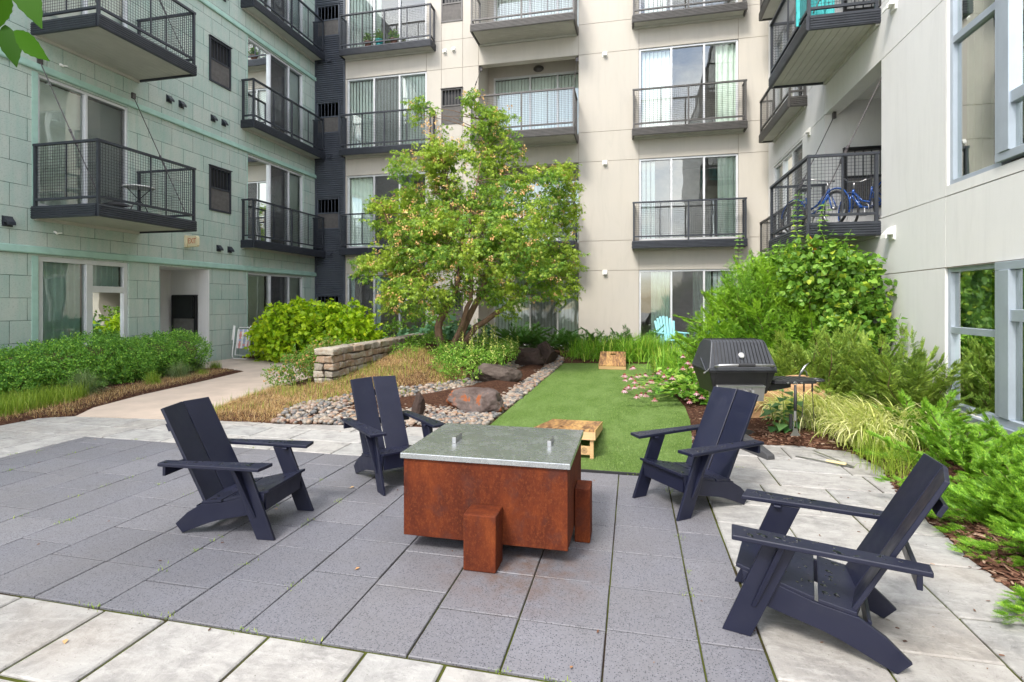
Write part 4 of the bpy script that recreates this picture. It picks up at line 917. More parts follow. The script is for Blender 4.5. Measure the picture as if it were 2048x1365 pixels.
# ---- fire pit
FP = empty('fire_pit', (-.86, 3.39, 0), 0, 'rusty steel box fire pit with a galvanised lid on four stub legs', 'fire pit')
m = MB(); hx, hy = .50, .395; z0, z1 = .088, .555
m.box(-hx, hx, -hy, hy, z0, z1); m.build('steel_box', 'rust', FP, bevel=.004)
for (a, b, c, d, h) in ((-.067, .122, -.56, -hy-.003, .315), (-.067, .122, hy+.003, .56, .315), (hx+.003, .60, -.07, .105, .335), (-.60, -hx-.003, -.07, .105, .335)):
    m = MB(); m.box(a, b, c, d, 0, h); m.build('leg', 'rust', FP, bevel=.007, seg=3)
m = MB(); m.box(-.30, .30, -.25, .25, .03, .087); m.build('burner_tray', 'grillbody', FP)
m = MB(); m.box(-hx-.016, hx+.016, -hy-.016, hy+.016, .5555, .588); lid = m.build('lid', 'galv', FP, bevel=.003)
for (x, y, r) in ((-.27, -.05, 0), (.345, -.0, 0)):
    m = MB(); X = Matrix.Translation((x, y, .5885)) @ Matrix.Rotation(r, 4, 'Z'); m.box(-.006, .006, -.070, .07, 0, .034, X); m.box(-.013, .013, -.078, -.0705, 0, .036, X); m.build('lid_handle', 'steel', lid, bevel=.0015)
# ---- cornhole boards
def cornhole(loc, rz, label, L=1.26, w=.59, hi=.275, lo=.085):
    t = empty('beanbag_toss_board', loc, rz, label, 'toss game board', 'wooden beanbag toss boards')
    a = math.atan2(hi-lo, L); X = Matrix.Translation((0, 0, hi)) @ Matrix.Rotation(-a, 4, 'X')   # slopes down towards +y
    m = MB(); hy = .24; r = .075; n = 20       # top with a real round hole near the high end
    q = [(-w/2, 0), (w/2, 0), (w/2, L), (-w/2, L)]
    def ringpts(z): return [(r*math.cos(2*math.pi*i/n), hy+r*math.sin(2*math.pi*i/n), z) for i in range(n)]
    def sq(z):
        o = []
        for i in range(n):
            c_, s_ = math.cos(2*math.pi*i/n), math.sin(2*math.pi*i/n); k = .16/max(abs(c_), abs(s_)); o.append((k*c_, hy+k*s_, z))
        return o
    for z in (0, -.015): m.add(ringpts(z)+sq(z), [(i, (i+1) % n, n+(i+1) % n, n+i) for i in range(n)], X)
    m.add(ringpts(0)+ringpts(-.015), [(i, (i+1) % n, n+(i+1) % n, n+i) for i in range(n)], X)
    for (x0, x1, y0, y1) in ((-w/2, w/2, 0, hy-.16), (-w/2, w/2, hy+.16, L), (-w/2, -.16, hy-.16, hy+.16), (.16, w/2, hy-.16, hy+.16)): m.box(x0, x1, y0, y1, -.015, 0, X)
    m.build('board_top', 'wood', t)
    f = MB(); 
    for s in (-1, 1): f.box(s*w/2-(.0 if s < 0 else .02), s*w/2+(.02 if s < 0 else .0), .004, L-.004, -.092, -.0155, X)
    f.box(-w/2+.021, w/2-.021, .004, .022, -.092, -.0155, X); f.box(-w/2+.021, w/2-.021, L-.022, L-.004, -.092, -.0155, X); f.build('frame', 'pine', t)
    for s in (-1, 1):
        l = MB(); l.box(s*(w/2-.035)-.018, s*(w/2-.035)+.018, .012, .045, 0, hi-.045); l.build('leg', 'pine', t, bevel=.004)
    b = MB(); b.box(-w/2+.054, w/2-.054, .016, .034, .035, .115); cr = b.build('leg_brace', 'pine', t)
    e = MB(); e.ring((.19, .0145, .075), .026, .0016, 20, 4, 'y'); e.ring((.19, .0145, .075), .017, .0012, 16, 4, 'y')
    for k in range(3): e.box(.19-.010+k*.007, .19-.006+k*.007, .0135, .0155, .066, .084)
    for k, wd in enumerate((.012, .009)): e.ring((.135-k*.028, .0145, .075), wd, .002, 14, 4, 'y', a0=.7, a1=5.5 if k == 0 else 7)
    e.build('printed_emblem', 'twig', cr)
    return t
cornhole((-.642, 5.06, .013), 0, 'wooden beanbag toss board close behind the fire pit, high end towards the camera')
cornhole((-.47, 13.02, .013), R_(180)+.02, 'wooden beanbag toss board at the far end of the turf, hole at its top edge', hi=.30, lo=.09, L=1.16)
# ---- barbecue
GR = empty('gas_barbecue', (1.03, 6.02, 0), T, 'charcoal gas barbecue with ribbed hood and side shelf on a pedestal', 'barbecue'); GR.scale = (.87, 1, 1)
hood_prof = [(-.27, .80), (-.268, .835), (-.15, 1.085), (-.115, 1.108), (.10, 1.108), (.17, 1.06), (.25, .835), (.25, .80)]
def tapered(mb, prof, xs_):   # profile in y,z extruded with half widths that depend on height
    n = len(prof); vs = [(s*xs_(z), y, z) for s in (-1, 1) for y, z in prof]
    mb.add(vs, [tuple(range(n))[::-1], tuple(range(n, 2*n))]+[(i, (i+1) % n, n+(i+1) % n, n+i) for i in range(n)])
m = MB(); hw = lambda z: .40-.085*max(0, (z-.83)/.28); tapered(m, hood_prof, hw)
hood = m.build('hood', 'grillblack', GR, bevel=.012, seg=3)
rb = MB()
for i in range(16):
    x = -.30+.60*i/15
    if abs(x) < .02: pass
    p0, p1 = Vector((x*1.08, -.264, .845)), Vector((x, -.153, 1.083)); rb.tube([p0, p1, Vector((x, -.117, 1.106)), Vector((x, .10, 1.110))], .0048, 5)
rb.build('hood_ribs', 'grillbody', hood)
m = MB(); X = Matrix.Translation((0, -.222, .955)) @ Matrix.Rotation(R_(65), 4, 'X'); m.lathe([(.0, -.01), (.032, -.01), (.032, .012), (.026, .014), (.0, .014)], n=24, X=X); th = m.build('thermometer', 'steel', hood, smooth=False)
m = MB(); m.lathe([(0, .0145), (.024, .0145), (.024, .0155), (0, .0155)], n=20, X=X); m.box(-.002, .002, 0, .02, .016, .017, X); m.build('dial', M['dial'], hood)
m = MB(); m.tube([(-.33, -.27, .85), (-.335, -.31, .855), (-.30, -.335, .868), (-.10, -.345, .872), (.10, -.345, .872), (.30, -.335, .868), (.335, -.31, .855), (.33, -.27, .85)], .013, 10); ha = m.build('handle', 'steel', hood, smooth=True)
m = MB(); m.tube([(-.095, -.345, .872), (.095, -.345, .872)], .019, 12); m.build('handle_grip', 'plastic', ha, smooth=False)
for s in (-1, 1): m = MB(); m.prism([(-.2, .80), (-.12, .80), (-.02, .90), (-.05, .92)], s*.402, s*.415); m.build('hinge_plate', 'grillblack', hood)
m = MB(); tapered(m, [(-.255, .792), (-.20, .56), (.20, .56), (.25, .792)], lambda z: .31+.08*(z-.56)/.24)
m.box(-.40, .40, -.272, .255, .785, .799); fb = m.build('firebox', 'grillbody', GR, bevel=.008)
for s in (-1, 1): m = MB(); m.prism([(-.262, .784), (-.235, .784), (-.20, .60), (-.214, .60)], s*.30-.006, s*.30+.006); m.build('firebox_rib', 'grillbody', fb)
m = MB(); m.prism([(-.262, .655), (-.19, .665), (-.19, .49), (-.235, .49), (-.275, .635)], -.305, .255); pn = m.build('control_panel', 'steel', GR, bevel=.004)
m = MB(); m.box(-.305, .255, -.283, -.277, .636, .654); m.build('panel_edge', 'steel', pn)
X = Matrix.Translation((-.17, -.2615, .588)) @ Matrix.Rotation(R_(-16), 4, 'X')
m = MB(); m.box(-.09, .09, -.004, 0, -.013, .013, X); nb = m.build('name_plate', 'grillbody', pn)
m = MB()
for k in range(9): m.box(-.08+k*.018, -.068+k*.018, -.0055, -.004, -.006, .006 if k % 3 else .002, X)
m.build('plate_lettering', 'steel', nb)
for x in (-.07, .02, .10):
    X = Matrix.Translation((x, -.262, .592)) @ Matrix.Rotation(R_(74), 4, 'X'); m = MB(); m.lathe([(.024, 0), (.024, .018), (.017, .034), (0, .034)], n=16, X=X); m.build('control_knob', 'steel', pn)
m = MB(); m.box(-.25, -.10, -.10, .10, .06, .56); m.build('pedestal', 'steel', GR, bevel=.006)
m = MB(); m.box(-.095, .02, -.09, .09, .06, .56); m.build('pedestal_post', 'grillbody', GR)
m = MB()
for (ex, ey) in ((.14, -.60), (-.34, .15), (.42, .28)):
    v = Vector((ex, ey, 0)); L = v.length; X = Matrix.Rotation(math.atan2(ey, ex), 4, 'Z')
    m.add([(0, -.07, 0), (L, -.055, 0), (L, .055, 0), (0, .07, 0), (0, -.06, .16), (L*.55, -.05, .12), (L, -.045, .05), (L, .045, .05), (L*.55, .05, .12), (0, .06, .16)],
          [(0,3,2,1),(0,1,6,5,4),(3,9,8,7,2),(1,2,7,6),(4,5,8,9),(5,6,7,8),(0,4,9,3)], X)
m.build('foot_base', 'greyplastic', GR, bevel=.012, seg=3)
m = MB(); m.prism([(.36, .58), (.50, .60), (.62, .62), (.62, .665), (.50, .652), (.36, .655)], -.16, .10, 'y'); m.build('shelf_bracket', 'grillbody', GR)
m = MB(); m.prism([(.40, -.22), (.86, -.22), (.90, -.20), (.93, -.10), (.93, .08), (.88, .10), (.36, .10), (.36, -.12)], .665, .70, 'z')
for k in range(5): m.box(.42+k*.08, .44+k*.08, -.17, .09, .7003, .705)
m.box(.49, .73, -.232, -.2205, .665, .695)
sh = m.build('side_shelf', 'plastic', GR, bevel=.004)
m = MB(); m.ring((.96, -.10, .688), .075, .014, 20, 6, 'z'); m.build('cup_ring', 'plastic', sh)
for k in range(3): m = MB(); X = Matrix.Translation((.53+.08*k, -.233, .68)) @ Matrix.Rotation(R_(90), 4, 'X'); m.lathe([(.006, 0), (.006, .02), (.012, .024), (0, .026)], n=10, X=X); m.build('hook', 'steel', sh)
m = MB(); m.tube([(-.40, -.28, .83), (-.45, -.33, .81), (-.50, -.36, .79)], [.006, .005, .009], 6); m.build('side_lever', 'steel', GR)
# barbecue brush and tongs hang from the shelf
cB = lambda x, y, z: tuple(Matrix.Translation((1.03, 6.02, 0)) @ Matrix.Rotation(T, 4, 'Z') @ Vector((x*.87, y, z)))
b = empty('barbecue_spatula', cB(.61, -.262, 0), T, 'black-handled steel grill scraper hanging from the front of the barbecue shelf', 'grill scraper', 'grill tools hung on the barbecue shelf')
m = MB(); m.tube([(0, 0, .66), (0, 0, .50), (0, 0, .40)], [.012, .017, .015], 8); m.build('handle', 'plastic', b, smooth=True)
m = MB(); m.tube([(-.010, 0, .40), (-.016, 0, .22)], .004, 6); m.tube([(.010, 0, .40), (.016, 0, .22)], .004, 6); m.tube([(0, 0, .42), (0, 0, .30)], .009, 6); m.build('shaft', 'steel', b)
m = MB(); m.prism([(-.022, .22), (.022, .22), (.028, .18), (.05, .155), (.05, .145), (-.05, .145), (-.05, .155), (-.028, .18)], -.002, .002, 'y'); m.build('blade', 'steel', b)
m = MB(); m.box(-.045, -.022, .01, .04, .21, .36); m.build('brush_block', 'plastic', b)
m = MB(); m.ring((0, 0, .675), .018, .003, 14, 5, 'y'); m.build('hanging_loop', 'steel', b)
for k, (x, l, lab) in enumerate(((.80, .36, 'thin black grill fork hanging left of the cup ring under the barbecue shelf'), (.90, .40, 'thin black grill skewer hanging rightmost under the barbecue shelf'))):
    b = empty('grill_fork', cB(x, -.12, 0), T, lab, 'grill fork', 'grill tools hung on the barbecue shelf')
    m = MB(); m.tube([(0, 0, .66), (0, 0, .57)], .009, 8); m.build('handle', 'plastic', b); m = MB(); m.tube([(0, 0, .57), (.02*(k*2-1), 0, .66-l)], .0035, 6); m.build('tine', 'rod', b)
b = empty('grill_tongs', cB(.80, -.03, .71), T, 'silver grill tongs sticking up from the barbecue side shelf', 'tongs')
m = MB(); m.tube([(0, 0, 0), (.02, 0, .06), (.06, .0, .11), (.11, .01, .15)], [.010, .008, .012, .002], 8); m.build('arm', 'steel', b, smooth=True); m = MB(); m.tube([(.02, .01, .03), (.06, .02, .075), (.09, .02, .05), (.095, .02, 0)], .006, 8); m.build('arm', 'steel', b, smooth=True)
# folded tongs on the paving
b = empty('barbecue_tongs', (1.74, 5.50, 0), 0, 'flat steel tongs with a pale wooden grip lying on the pale paving', 'tongs')
def strip(mb, p, q, w, z0, z1, t=.004):
    p, q = Vector(p), Vector(q); d = (q-p).normalized(); n = Vector((-d.y, d.x))*w/2
    mb.add([(*(p-n), z0), (*(q-n), z1), (*(q+n), z1), (*(p+n), z0), (*(p-n), z0+t), (*(q-n), z1+t), (*(q+n), z1+t), (*(p+n), z0+t)], [(0,3,2,1),(4,5,6,7),(0,1,5,4),(1,2,6,5),(2,3,7,6),(3,0,4,7)])
m = MB(); strip(m, (-.20, .13), (.20, -.16), .022, .006, .012); m.build('arm', 'steel', b)
m = MB(); strip(m, (.00, .28), (.20, -.16), .022, .03, .014); m.build('arm', 'steel', b)
m = MB(); strip(m, (.02, -.03), (.15, -.125), .038, .018, .020, .016); m.build('wooden_grip', 'tan', b, bevel=.003)
# ---- boulders
def boulder(name, loc, size, mat, label, seed, cuts=9, rz=0, sharp=.62, nzs=.16, cat='boulder', group=None):
    rnd = random.Random(seed); v, f = icos(5); V = v.copy()
    for _ in range(cuts):
        d = np.array([rnd.gauss(0, 1), rnd.gauss(0, 1), rnd.gauss(.2, .8)]); d /= np.linalg.norm(d); h = rnd.uniform(sharp, sharp+.3)
        t = V@d-h; V -= np.outer(np.clip(t, 0, None), d)
    for i, p in enumerate(V):
        q = Vector(p); n1 = noise.noise(q*1.7+Vector((seed, 0, 0))); n2 = noise.noise(q*5+Vector((0, seed, 0))); n3 = noise.noise(q*14); r = 1-abs(noise.noise(Vector((q.x*2, q.y*2, q.z*6+seed))))
        V[i] = p*(1+nzs*n1+nzs*.45*n2+nzs*.22*n3+nzs*.5*(r-.7))
    V *= np.array(size)*.5; ca, sa = math.cos(rz), math.sin(rz); V[:, :2] = V[:, :2]@np.array([[ca, sa], [-sa, ca]])
    V[:, 2] -= V[:, 2].min()*.72; V += np.array(loc)
    o = npmesh(name, V, f, mat); me = o.data; me.polygons.foreach_set('use_smooth', [True]*len(me.polygons))
    return tag(o, label, cat, group)
bg = 'dark boulders along the pebble strip'
boulder('boulder', (-2.12, 7.0, -.02), (.90, .55, .42), 'rock2', 'brown grey boulder with an orange stain, nearest the fire pit on the pebbles', 3, 7, -.25, .62, .10, group=bg)
boulder('boulder', (-2.42, 9.35, .0), (.90, .58, .47), 'rock', 'flat-topped grey boulder between pebbles and planting, middle one of the row', 8, 7, .2, .62, .10, group=bg)
boulder('boulder', (-2.3, 12.0, .0), (.78, .6, .56), 'darkrock', 'dark brown boulder farthest back beside the low yew', 5, 9, .1, .6, group=bg)
boulder('boulder', (-2.0, 12.5, .05), (.6, .45, .60), 'darkrock', 'dark slab of rock just behind the farthest brown boulder', 15, 9, .6, .55, group=bg)
boulder('boulder', (-2.72, 6.45, -.02), (.18, .22, .42), 'darkrock', 'small upright dark stone just behind the pebble-side chair', 11, 8, .1, .6, group=bg)
boulder('sandstone_boulder', (1.62, 7.35, -.05), (1.75, .75, .80), 'tanrock', 'long tan sandstone boulder behind the barbecue', 21, 12, .28, .5, .12)
boulder('rock', (1.80, 6.55, .0), (.14, .10, .08), 'tanrock', 'small loose orange stone in the mulch by the barbecue', 31, 6, 0, .6)
# ---- dry stone wall
SW = MB(); random.seed(3)
def stone(mb, cx, cy, cz, lx, ly, lz):
    n = 3; bm = bmesh.new(); bmesh.ops.create_cube(bm, size=1); bmesh.ops.subdivide_edges(bm, edges=bm.edges[:], cuts=n, use_grid_fill=True)
    sd = Vector((random.uniform(0, 99), random.uniform(0, 99), 0)); vs = []
    for v in bm.verts:
        p = v.co.copy(); q = Vector((p.x*lx, p.y*ly, p.z*lz)); k = (abs(p.x) > .49)+(abs(p.y) > .49)+(abs(p.z) > .49)
        if k >= 2: q *= .955
        q += Vector((noise.noise(q*7+sd), noise.noise(q*7+sd*2), noise.noise(q*9+sd*3)*.6))*.034
        vs.append((q.x+cx, q.y+cy, q.z+cz))
    mb.add(vs, [[w.index for w in f.verts] for f in bm.faces]); bm.free()
wx = lambda y: -5.04-.16*math.sin((y-7.9)/4.9*math.pi)*-.6-.04*(y-7.9)
for r in range(6):
    z = -.02+r*.125; y = 7.92
    while y < 12.8:
        l = random.uniform(.20, .48) if y > 8 else random.choice([.22, .36]); xx = wx(y+l/2)
        if random.random() < .5: stone(SW, xx, y+l/2, z+.0625, .33+random.uniform(-.02, .03), l-.012, .118)
        else:
            for s in (-1, 1): stone(SW, xx+s*.082+random.uniform(-.022, .022), y+l/2, z+.0625, .165, l-.014, .112+random.uniform(-.008, .004))
        y += l
ws = SW.build('stone_wall', 'wallstone'); tag(ws, 'low dry-stacked limestone wall running back towards the tree', 'stone wall')
bv = ws.modifiers.new('bevel', 'BEVEL'); bv.width = .008; bv.segments = 1; bv.limit_method = 'ANGLE'; bv.angle_limit = R_(50)
# ---- aqua plastic adirondack chairs
def aqua(loc, rz, label):
    t = empty('plastic_armchair', loc, rz, label, 'plastic armchair', 'aqua plastic armchairs by the far doors')
    lean = R_(-20)
    for i in range(7):
        u = (i-3)/3; top = .80-.14*u*u; m = MB(); x = u*.20; X = Matrix.Translation((0, .20, .22)) @ Matrix.Rotation(lean, 4, 'X') @ Matrix.Translation((x*.92, .03*u*u*-1, 0)) @ Matrix.Rotation(u*.10, 4, 'Y')
        m.box(-.031, .031, -.01, .01, 0, top, X); m.build('back_slat', 'aqua', t, bevel=.008)
    m = MB(); 
    for k in range(5): m.box(-.26, .26, -.30+k*.105, -.30+k*.105+.095, .36-k*.025, .385-k*.025)
    m.build('seat', 'aqua', t, bevel=.006)
    for s in (-1, 1):
        m = MB(); m.prism([(-.34, 0), (-.22, 0), (-.24, .54), (-.33, .54)], s*.29-.02, s*.29+.02); m.build('leg', 'aqua', t, bevel=.006)
        m = MB(); m.prism([(-.30, .25), (-.30, .38), (.25, .24), (.50, 0), (.38, 0), (.18, .14)], s*.25-.015, s*.25+.015); m.build('leg', 'aqua', t, bevel=.006)
        m = MB(); m.prism([(s*.24, -.40), (s*.36, -.40), (s*.37, -.1), (s*.30, .36), (s*.24, .36)], .542, .568, 'z'); m.build('armrest', 'aqua', t, bevel=.008)
    m = MB(); m.box(-.30, .30, .30, .34, .46, .54); m.build('crosspiece', 'aqua', t)
    return t
aqua((.93, 14.3, .16), .30, 'aqua plastic armchair in front of the green curtain, left one of the pair'); aqua((2.15, 14.4, .12), -.1, 'aqua plastic armchair almost hidden behind the large yew')
# ---- folding lawn chair with woven webbing, leaning on the green wall
LC = empty('folding_lawn_chair', (-9.86, 11.72, .02), R_(-8), 'folded white lawn chair with woven red and blue webbing leaning by the yellow shrub', 'lawn chair')
m = MB(); X = Matrix.Rotation(R_(-9), 4, 'X')
m.tube([(-.27, -.03, .86), (-.27, 0, .10), (-.22, 0, .03), (.22, 0, .03), (.27, 0, .10), (.27, -.03, .86)], .012, 8, X); m.tube([(-.23, .05, .80), (-.20, .05, .84), (.20, .05, .84), (.23, .05, .80), (.23, .05, .12), (-.23, .05, .12), (-.23, .05, .80)], .012, 8, X)
m.build('tubular_frame', 'ventwhite', LC, smooth=True)
for s in (-1, 1): m = MB(); m.box(s*.285-.018, s*.285+.018, -.06, -.02, .50, .88, X); m.build('armrest', 'ventwhite', LC, bevel=.006)
M['webred'] = simple('faded_red_webbing', (.62, .28, .26), .8); M['webblue'] = simple('faded_blue_webbing', (.36, .42, .58), .8); M['webwhite'] = simple('white_webbing', (.75, .72, .70), .8)
for nm, mt, hs, vss in (('webbing', 'webwhite', range(0, 8, 2), range(0, 6, 2)), ('red_webbing', 'webred', range(1, 8, 4), (1, 5)), ('blue_webbing', 'webblue', range(3, 8, 4), (3,))):
    m = MB()
    for i in hs:
        for j in range(6): o_ = .003 if (i+j) % 2 else -.003; m.box(-.22+j*.0733, -.22+(j+1)*.0733, .04+o_, .043+o_, .30+i*.062, .30+i*.062+.05, X)
    for j in vss:
        for i in range(8): o_ = -.003 if (i+j) % 2 else .003; m.box(-.215+j*.0733, -.215+j*.0733+.056, .0405+o_, .0435+o_, .295+i*.062, .295+(i+1)*.062, X)
    m.build(nm, mt, LC)
# ---- round patio table and small barbecue on the left balcony
TB = empty('balcony_table', (-9.72, 8.75, 3.20), 0, 'small round white table with crossed black legs on the left balcony', 'table')
m = MB(); m.lathe([(.0, .60), (.27, .60), (.28, .61), (.27, .625), (0, .625)], n=28)
for k in range(14): a = k*2*math.pi/14; m.box(.24*math.cos(a)-.012, .24*math.cos(a)+.012, .24*math.sin(a)-.012, .24*math.sin(a)+.012, .6255, .629)
m.build('tabletop', 'ventwhite', TB)
for k in range(4): a = R_(45+90*k); m = MB(); m.tube([(.20*math.cos(a), .20*math.sin(a), .60), (-.10*math.cos(a), -.10*math.sin(a), .25), (-.20*math.cos(a), -.20*math.sin(a), 0)], .010, 6); m.build('leg', 'plastic', TB)
KB = empty('bundle', (-9.15, 7.75, 3.20), .4, 'low dark folded camp chair lying on the left balcony floor', 'camp chair')
m = MB(); m.tube([(-.22, 0, .05), (0, .02, .08), (.22, 0, .05)], [.03, .06, .03], 8); m.build('folded_cloth', 'plastic', KB, smooth=True); m = MB(); m.tube([(-.28, .03, .04), (.28, -.02, .04)], .009, 6); m.tube([(-.28, -.03, .03), (.28, .04, .06)], .009, 6); m.build('frame', 'rod', KB)
# ---- plants in pots on the upper left balcony
def pot_plant(loc, pm, label, s=1, n=260, h=.5):
    t = empty('potted_plant', loc, 0, label, 'potted plant', 'potted plants on the upper balcony')
    m = MB(); m.lathe([(.08*s, 0), (.11*s, .18*s), (.12*s, .18*s), (.12*s, .21*s), (.10*s, .21*s), (.09*s, .17*s), (0, .17*s)], n=18); m.build('pot', pm, t, smooth=False)
    a = rdir(n, .6); P = a*np.array([.17*s, .13*s, h*.55])*rng.uniform(.3, 1, (n, 1)); P[:, 2] = np.abs(P[:, 2])+.2*s
    V, F = inst(*LEAF, frames(rdir(n, -.2), rdir(n, 1.5)), P, rng.uniform(.05, .10, n)); npmesh('foliage', V, F, 'hedge2', t)
    st = MB()
    for k in range(6): a = k*1.05; st.tube([(0, 0, .17*s), (.06*math.cos(a), .06*math.sin(a), .3), (.12*s*math.cos(a), .10*s*math.sin(a), h*.8)], .004, 5)
    st.build('stem', 'twig', t); return t
M['hedge2'] = leafmat('potted_leaf', [(0, (.05, .14, .03)), (.7, (.12, .26, .04)), (1, (.25, .38, .06))], .3)
zb = floors[3]-.05
pot_plant((-8.35, 15.66, zb), 'terracotta', 'bushy plant in a brown pot, leftmost on the upper balcony', 1, 260, .55)
pot_plant((-7.95, 15.66, zb), 'tealpot', 'bushy plant in a teal pot, middle of the upper balcony', 1.1, 300, .6)
pot_plant((-7.45, 15.66, zb), 'terracotta', 'leafy plant in a brown pot, rightmost on the upper balcony', 1, 300, .62)
# ---- turquoise cloth items on the top right balcony
TC = empty('beach_chair', (2.95, 9.7, 6.0), .5, 'folded turquoise fabric chair on the upper right balcony', 'beach chair')
m = MB(); drape(m, -.35, .35, .05, .75, 0, .05, .2); o = m.build('fabric', 'tealcloth', TC); so = o.modifiers.new('thick', 'SOLIDIFY'); so.thickness = .012
m = MB(); m.tube([(-.36, .05, 0), (-.36, .05, .8), (.36, .05, .8), (.36, .05, 0)], .011, 8); m.build('frame', 'rod', TC)
# ---- bicycles on the right balcony
def bicycle(loc, rz, label, paint='blue', tilt=0):
    t = empty('bicycle', loc, rz, label, 'bicycle', 'blue bicycles kept on the right balcony'); t.rotation_euler = (0, tilt, rz)
    Rw = .30
    for wy, fend in ((-.50, 1), (.50, 1)):
        m = MB(); m.ring((0, wy, Rw), Rw-.02, .020, 36, 8, 'x'); w = m.build('wheel', 'tyre', t, smooth=True)
        m = MB(); m.ring((0, wy, Rw), Rw-.045, .010, 32, 6, 'x'); m.tube([(-.04, wy, Rw), (.04, wy, Rw)], .022, 8); m.build('rim', 'steel', w, smooth=True)
        m = MB()
        for k in range(20): a = k*math.pi/10; m.tube([((-.02 if k % 2 else .02), wy, Rw), (0, wy+(Rw-.05)*math.cos(a), Rw+(Rw-.05)*math.sin(a))], .0018, 3)
        m.build('spokes', 'steel', w)
        m = MB(); m.ring((0, wy, Rw), Rw+.03, .014, 26, 6, 'x', a0=R_(5 if wy > 0 else 20), a1=R_(160 if wy > 0 else 200)); m.build('mudguard', paint, t, smooth=True)
    m = MB(); bb = (0, .07, .27); sx = (0, .17, .60); hd = (0, -.36, .66); hb = (0, -.385, .56)
    m.tube([bb, sx], .016, 8); m.tube([hb, (0, -.15, .33), bb], [.028, .028, .024], 8); m.tube([(0, -.37, .62), (0, -.10, .42), (0, .11, .36)], .018, 8); m.tube([hd, hb], .022, 8)
    for s in (-.05, .05): m.tube([(s*.6, .17, .56), (s, .50, Rw)], .009, 6); m.tube([(s*.5, .07, .27), (s, .50, Rw)], .010, 6); m.tube([(s*.5, -.39, .55), (s, -.50, Rw)], .012, 6)
    m.build('frame', paint, t, smooth=True)
    m = MB(); m.tube([sx, (0, .20, .74)], .011, 8); m.build('seat_post', 'steel', t)
    m = MB(); m.add([(-.09, .32, .76), (.09, .32, .76), (.10, .22, .785), (-.10, .22, .785), (-.02, .04, .76), (.02, .04, .76), (-.08, .30, .73), (.08, .30, .73), (-.02, .05, .74), (.02, .05, .74)],
          [(0,1,2,3),(3,2,5,4),(6,8,9,7),(0,6,7,1),(4,5,9,8),(1,7,9,5,2),(0,3,4,8,6)]); m.build('saddle', 'plastic', t, bevel=.015, seg=3)
    m = MB(); m.tube([hd, (0, -.34, .78)], .013, 8); m.tube([(-.28, -.16, .84), (-.22, -.24, .83), (-.10, -.33, .79), (.10, -.33, .79), (.22, -.24, .83), (.28, -.16, .84)], .011, 8); hbo = m.build('handlebar', 'steel', t, smooth=True)
    for s in (-1, 1): m = MB(); m.tube([(s*.30, -.13, .842), (s*.24, -.21, .834)], .017, 8); m.build('grip', 'plastic', hbo)
    m = MB(); m.ring((.04, .07, .27), .075, .006, 20, 5, 'x'); m.tube([(.06, .07, .27), (.09, .12, .15)], .009, 6); m.tube([(-.05, .07, .27), (-.09, .02, .40)], .009, 6); m.box(.07, .15, .09, .15, .135, .155); m.box(-.15, -.07, -.01, .05, .39, .41); m.build('crankset', 'steel', t)
    return t
by = 2.76
bicycle((3.08, 10.25, by), .38, 'blue bicycle with chrome handlebar against the wire rail of the right balcony')
bicycle((3.72, 9.75, by), R_(180)+.15, 'blue bicycle half hidden behind the balcony post by the wall corner')
#@@PLANTS@@
# ================================================================== PLANTS
def seed(s): global rng; rng = np.random.default_rng(s); random.seed(s)
def branchy(name, label, cat, base_pts, N, spread, length, up, mat, spr, sscale, per=26, stemmat='twig', droop=.25, rad=.006, group=None, side=True, core=None):
    """conifer-like shrub: N branches arching out from base points, feathered with sprigs along them"""
    B = np.array(base_pts, float); P, D, S = [], [], []; st = MB()
    for i in range(N):
        b = B[random.randrange(len(B))]; a = random.uniform(0, 2*math.pi); e = random.uniform(*up); L = random.uniform(*length)
        d0 = np.array([math.cos(a)*math.cos(e)*spread[0], math.sin(a)*math.cos(e)*spread[1], math.sin(e)*spread[2]]); d0 /= np.linalg.norm(d0)
        L *= np.linalg.norm(np.array([math.cos(a)*math.cos(e)*spread[0], math.sin(a)*math.cos(e)*spread[1], math.sin(e)*spread[2]]))
        p0 = b+np.array([random.gauss(0, .08), random.gauss(0, .08), 0]); path = []
        for k in range(7):
            t = k/6; path.append(p0+d0*L*t+np.array([0, 0, -droop*L*t*t*(1 if e < 1.0 else .3)])+np.array([random.gauss(0, .02), random.gauss(0, .02), random.gauss(0, .015)])*L)
        path = [np.array([q[0], q[1], max(q[2], .03)]) for q in path]
        if i % 2 == 0: st.tube(path, [rad*(1-.12*k) for k in range(7)], 4)
        m = max(4, int(per*L))
        for j in range(m):
            t = random.uniform(.18, 1)**.8*5.999; k = int(t); fr_ = t-k; q = path[k]*(1-fr_)+path[k+1]*fr_; tg = path[k+1]-path[k]; tg /= np.linalg.norm(tg)+1e-9
            sd = np.cross(tg, [0, 0, 1]); sd /= np.linalg.norm(sd)+1e-9; s = random.choice((-1, 1)); w = random.uniform(.7, 2.0) if t < 5.4 else random.uniform(0, .4)
            d = tg*random.uniform(.6, 1.1)+sd*s*w+np.array([0, 0, random.uniform(-.05, .5)]); off = sd*s*random.uniform(0, .06)*sscale*6
            P.append(q+off); D.append(d); S.append(sscale*random.uniform(.7, 1.3)*(1.15-.05*t))
    P = np.array(P); D = np.array(D); n = len(P); up_ = rdir(n, 2.2)
    V, F = inst(spr[0], spr[1], frames(D, up_), P, np.array(S)); V[:, 2] = np.maximum(V[:, 2], .004)
    o = empty(name, (0, 0, 0), 0, label, cat, group); npmesh('foliage', V, F, mat, o); st.build('stems', stemmat, o); return o
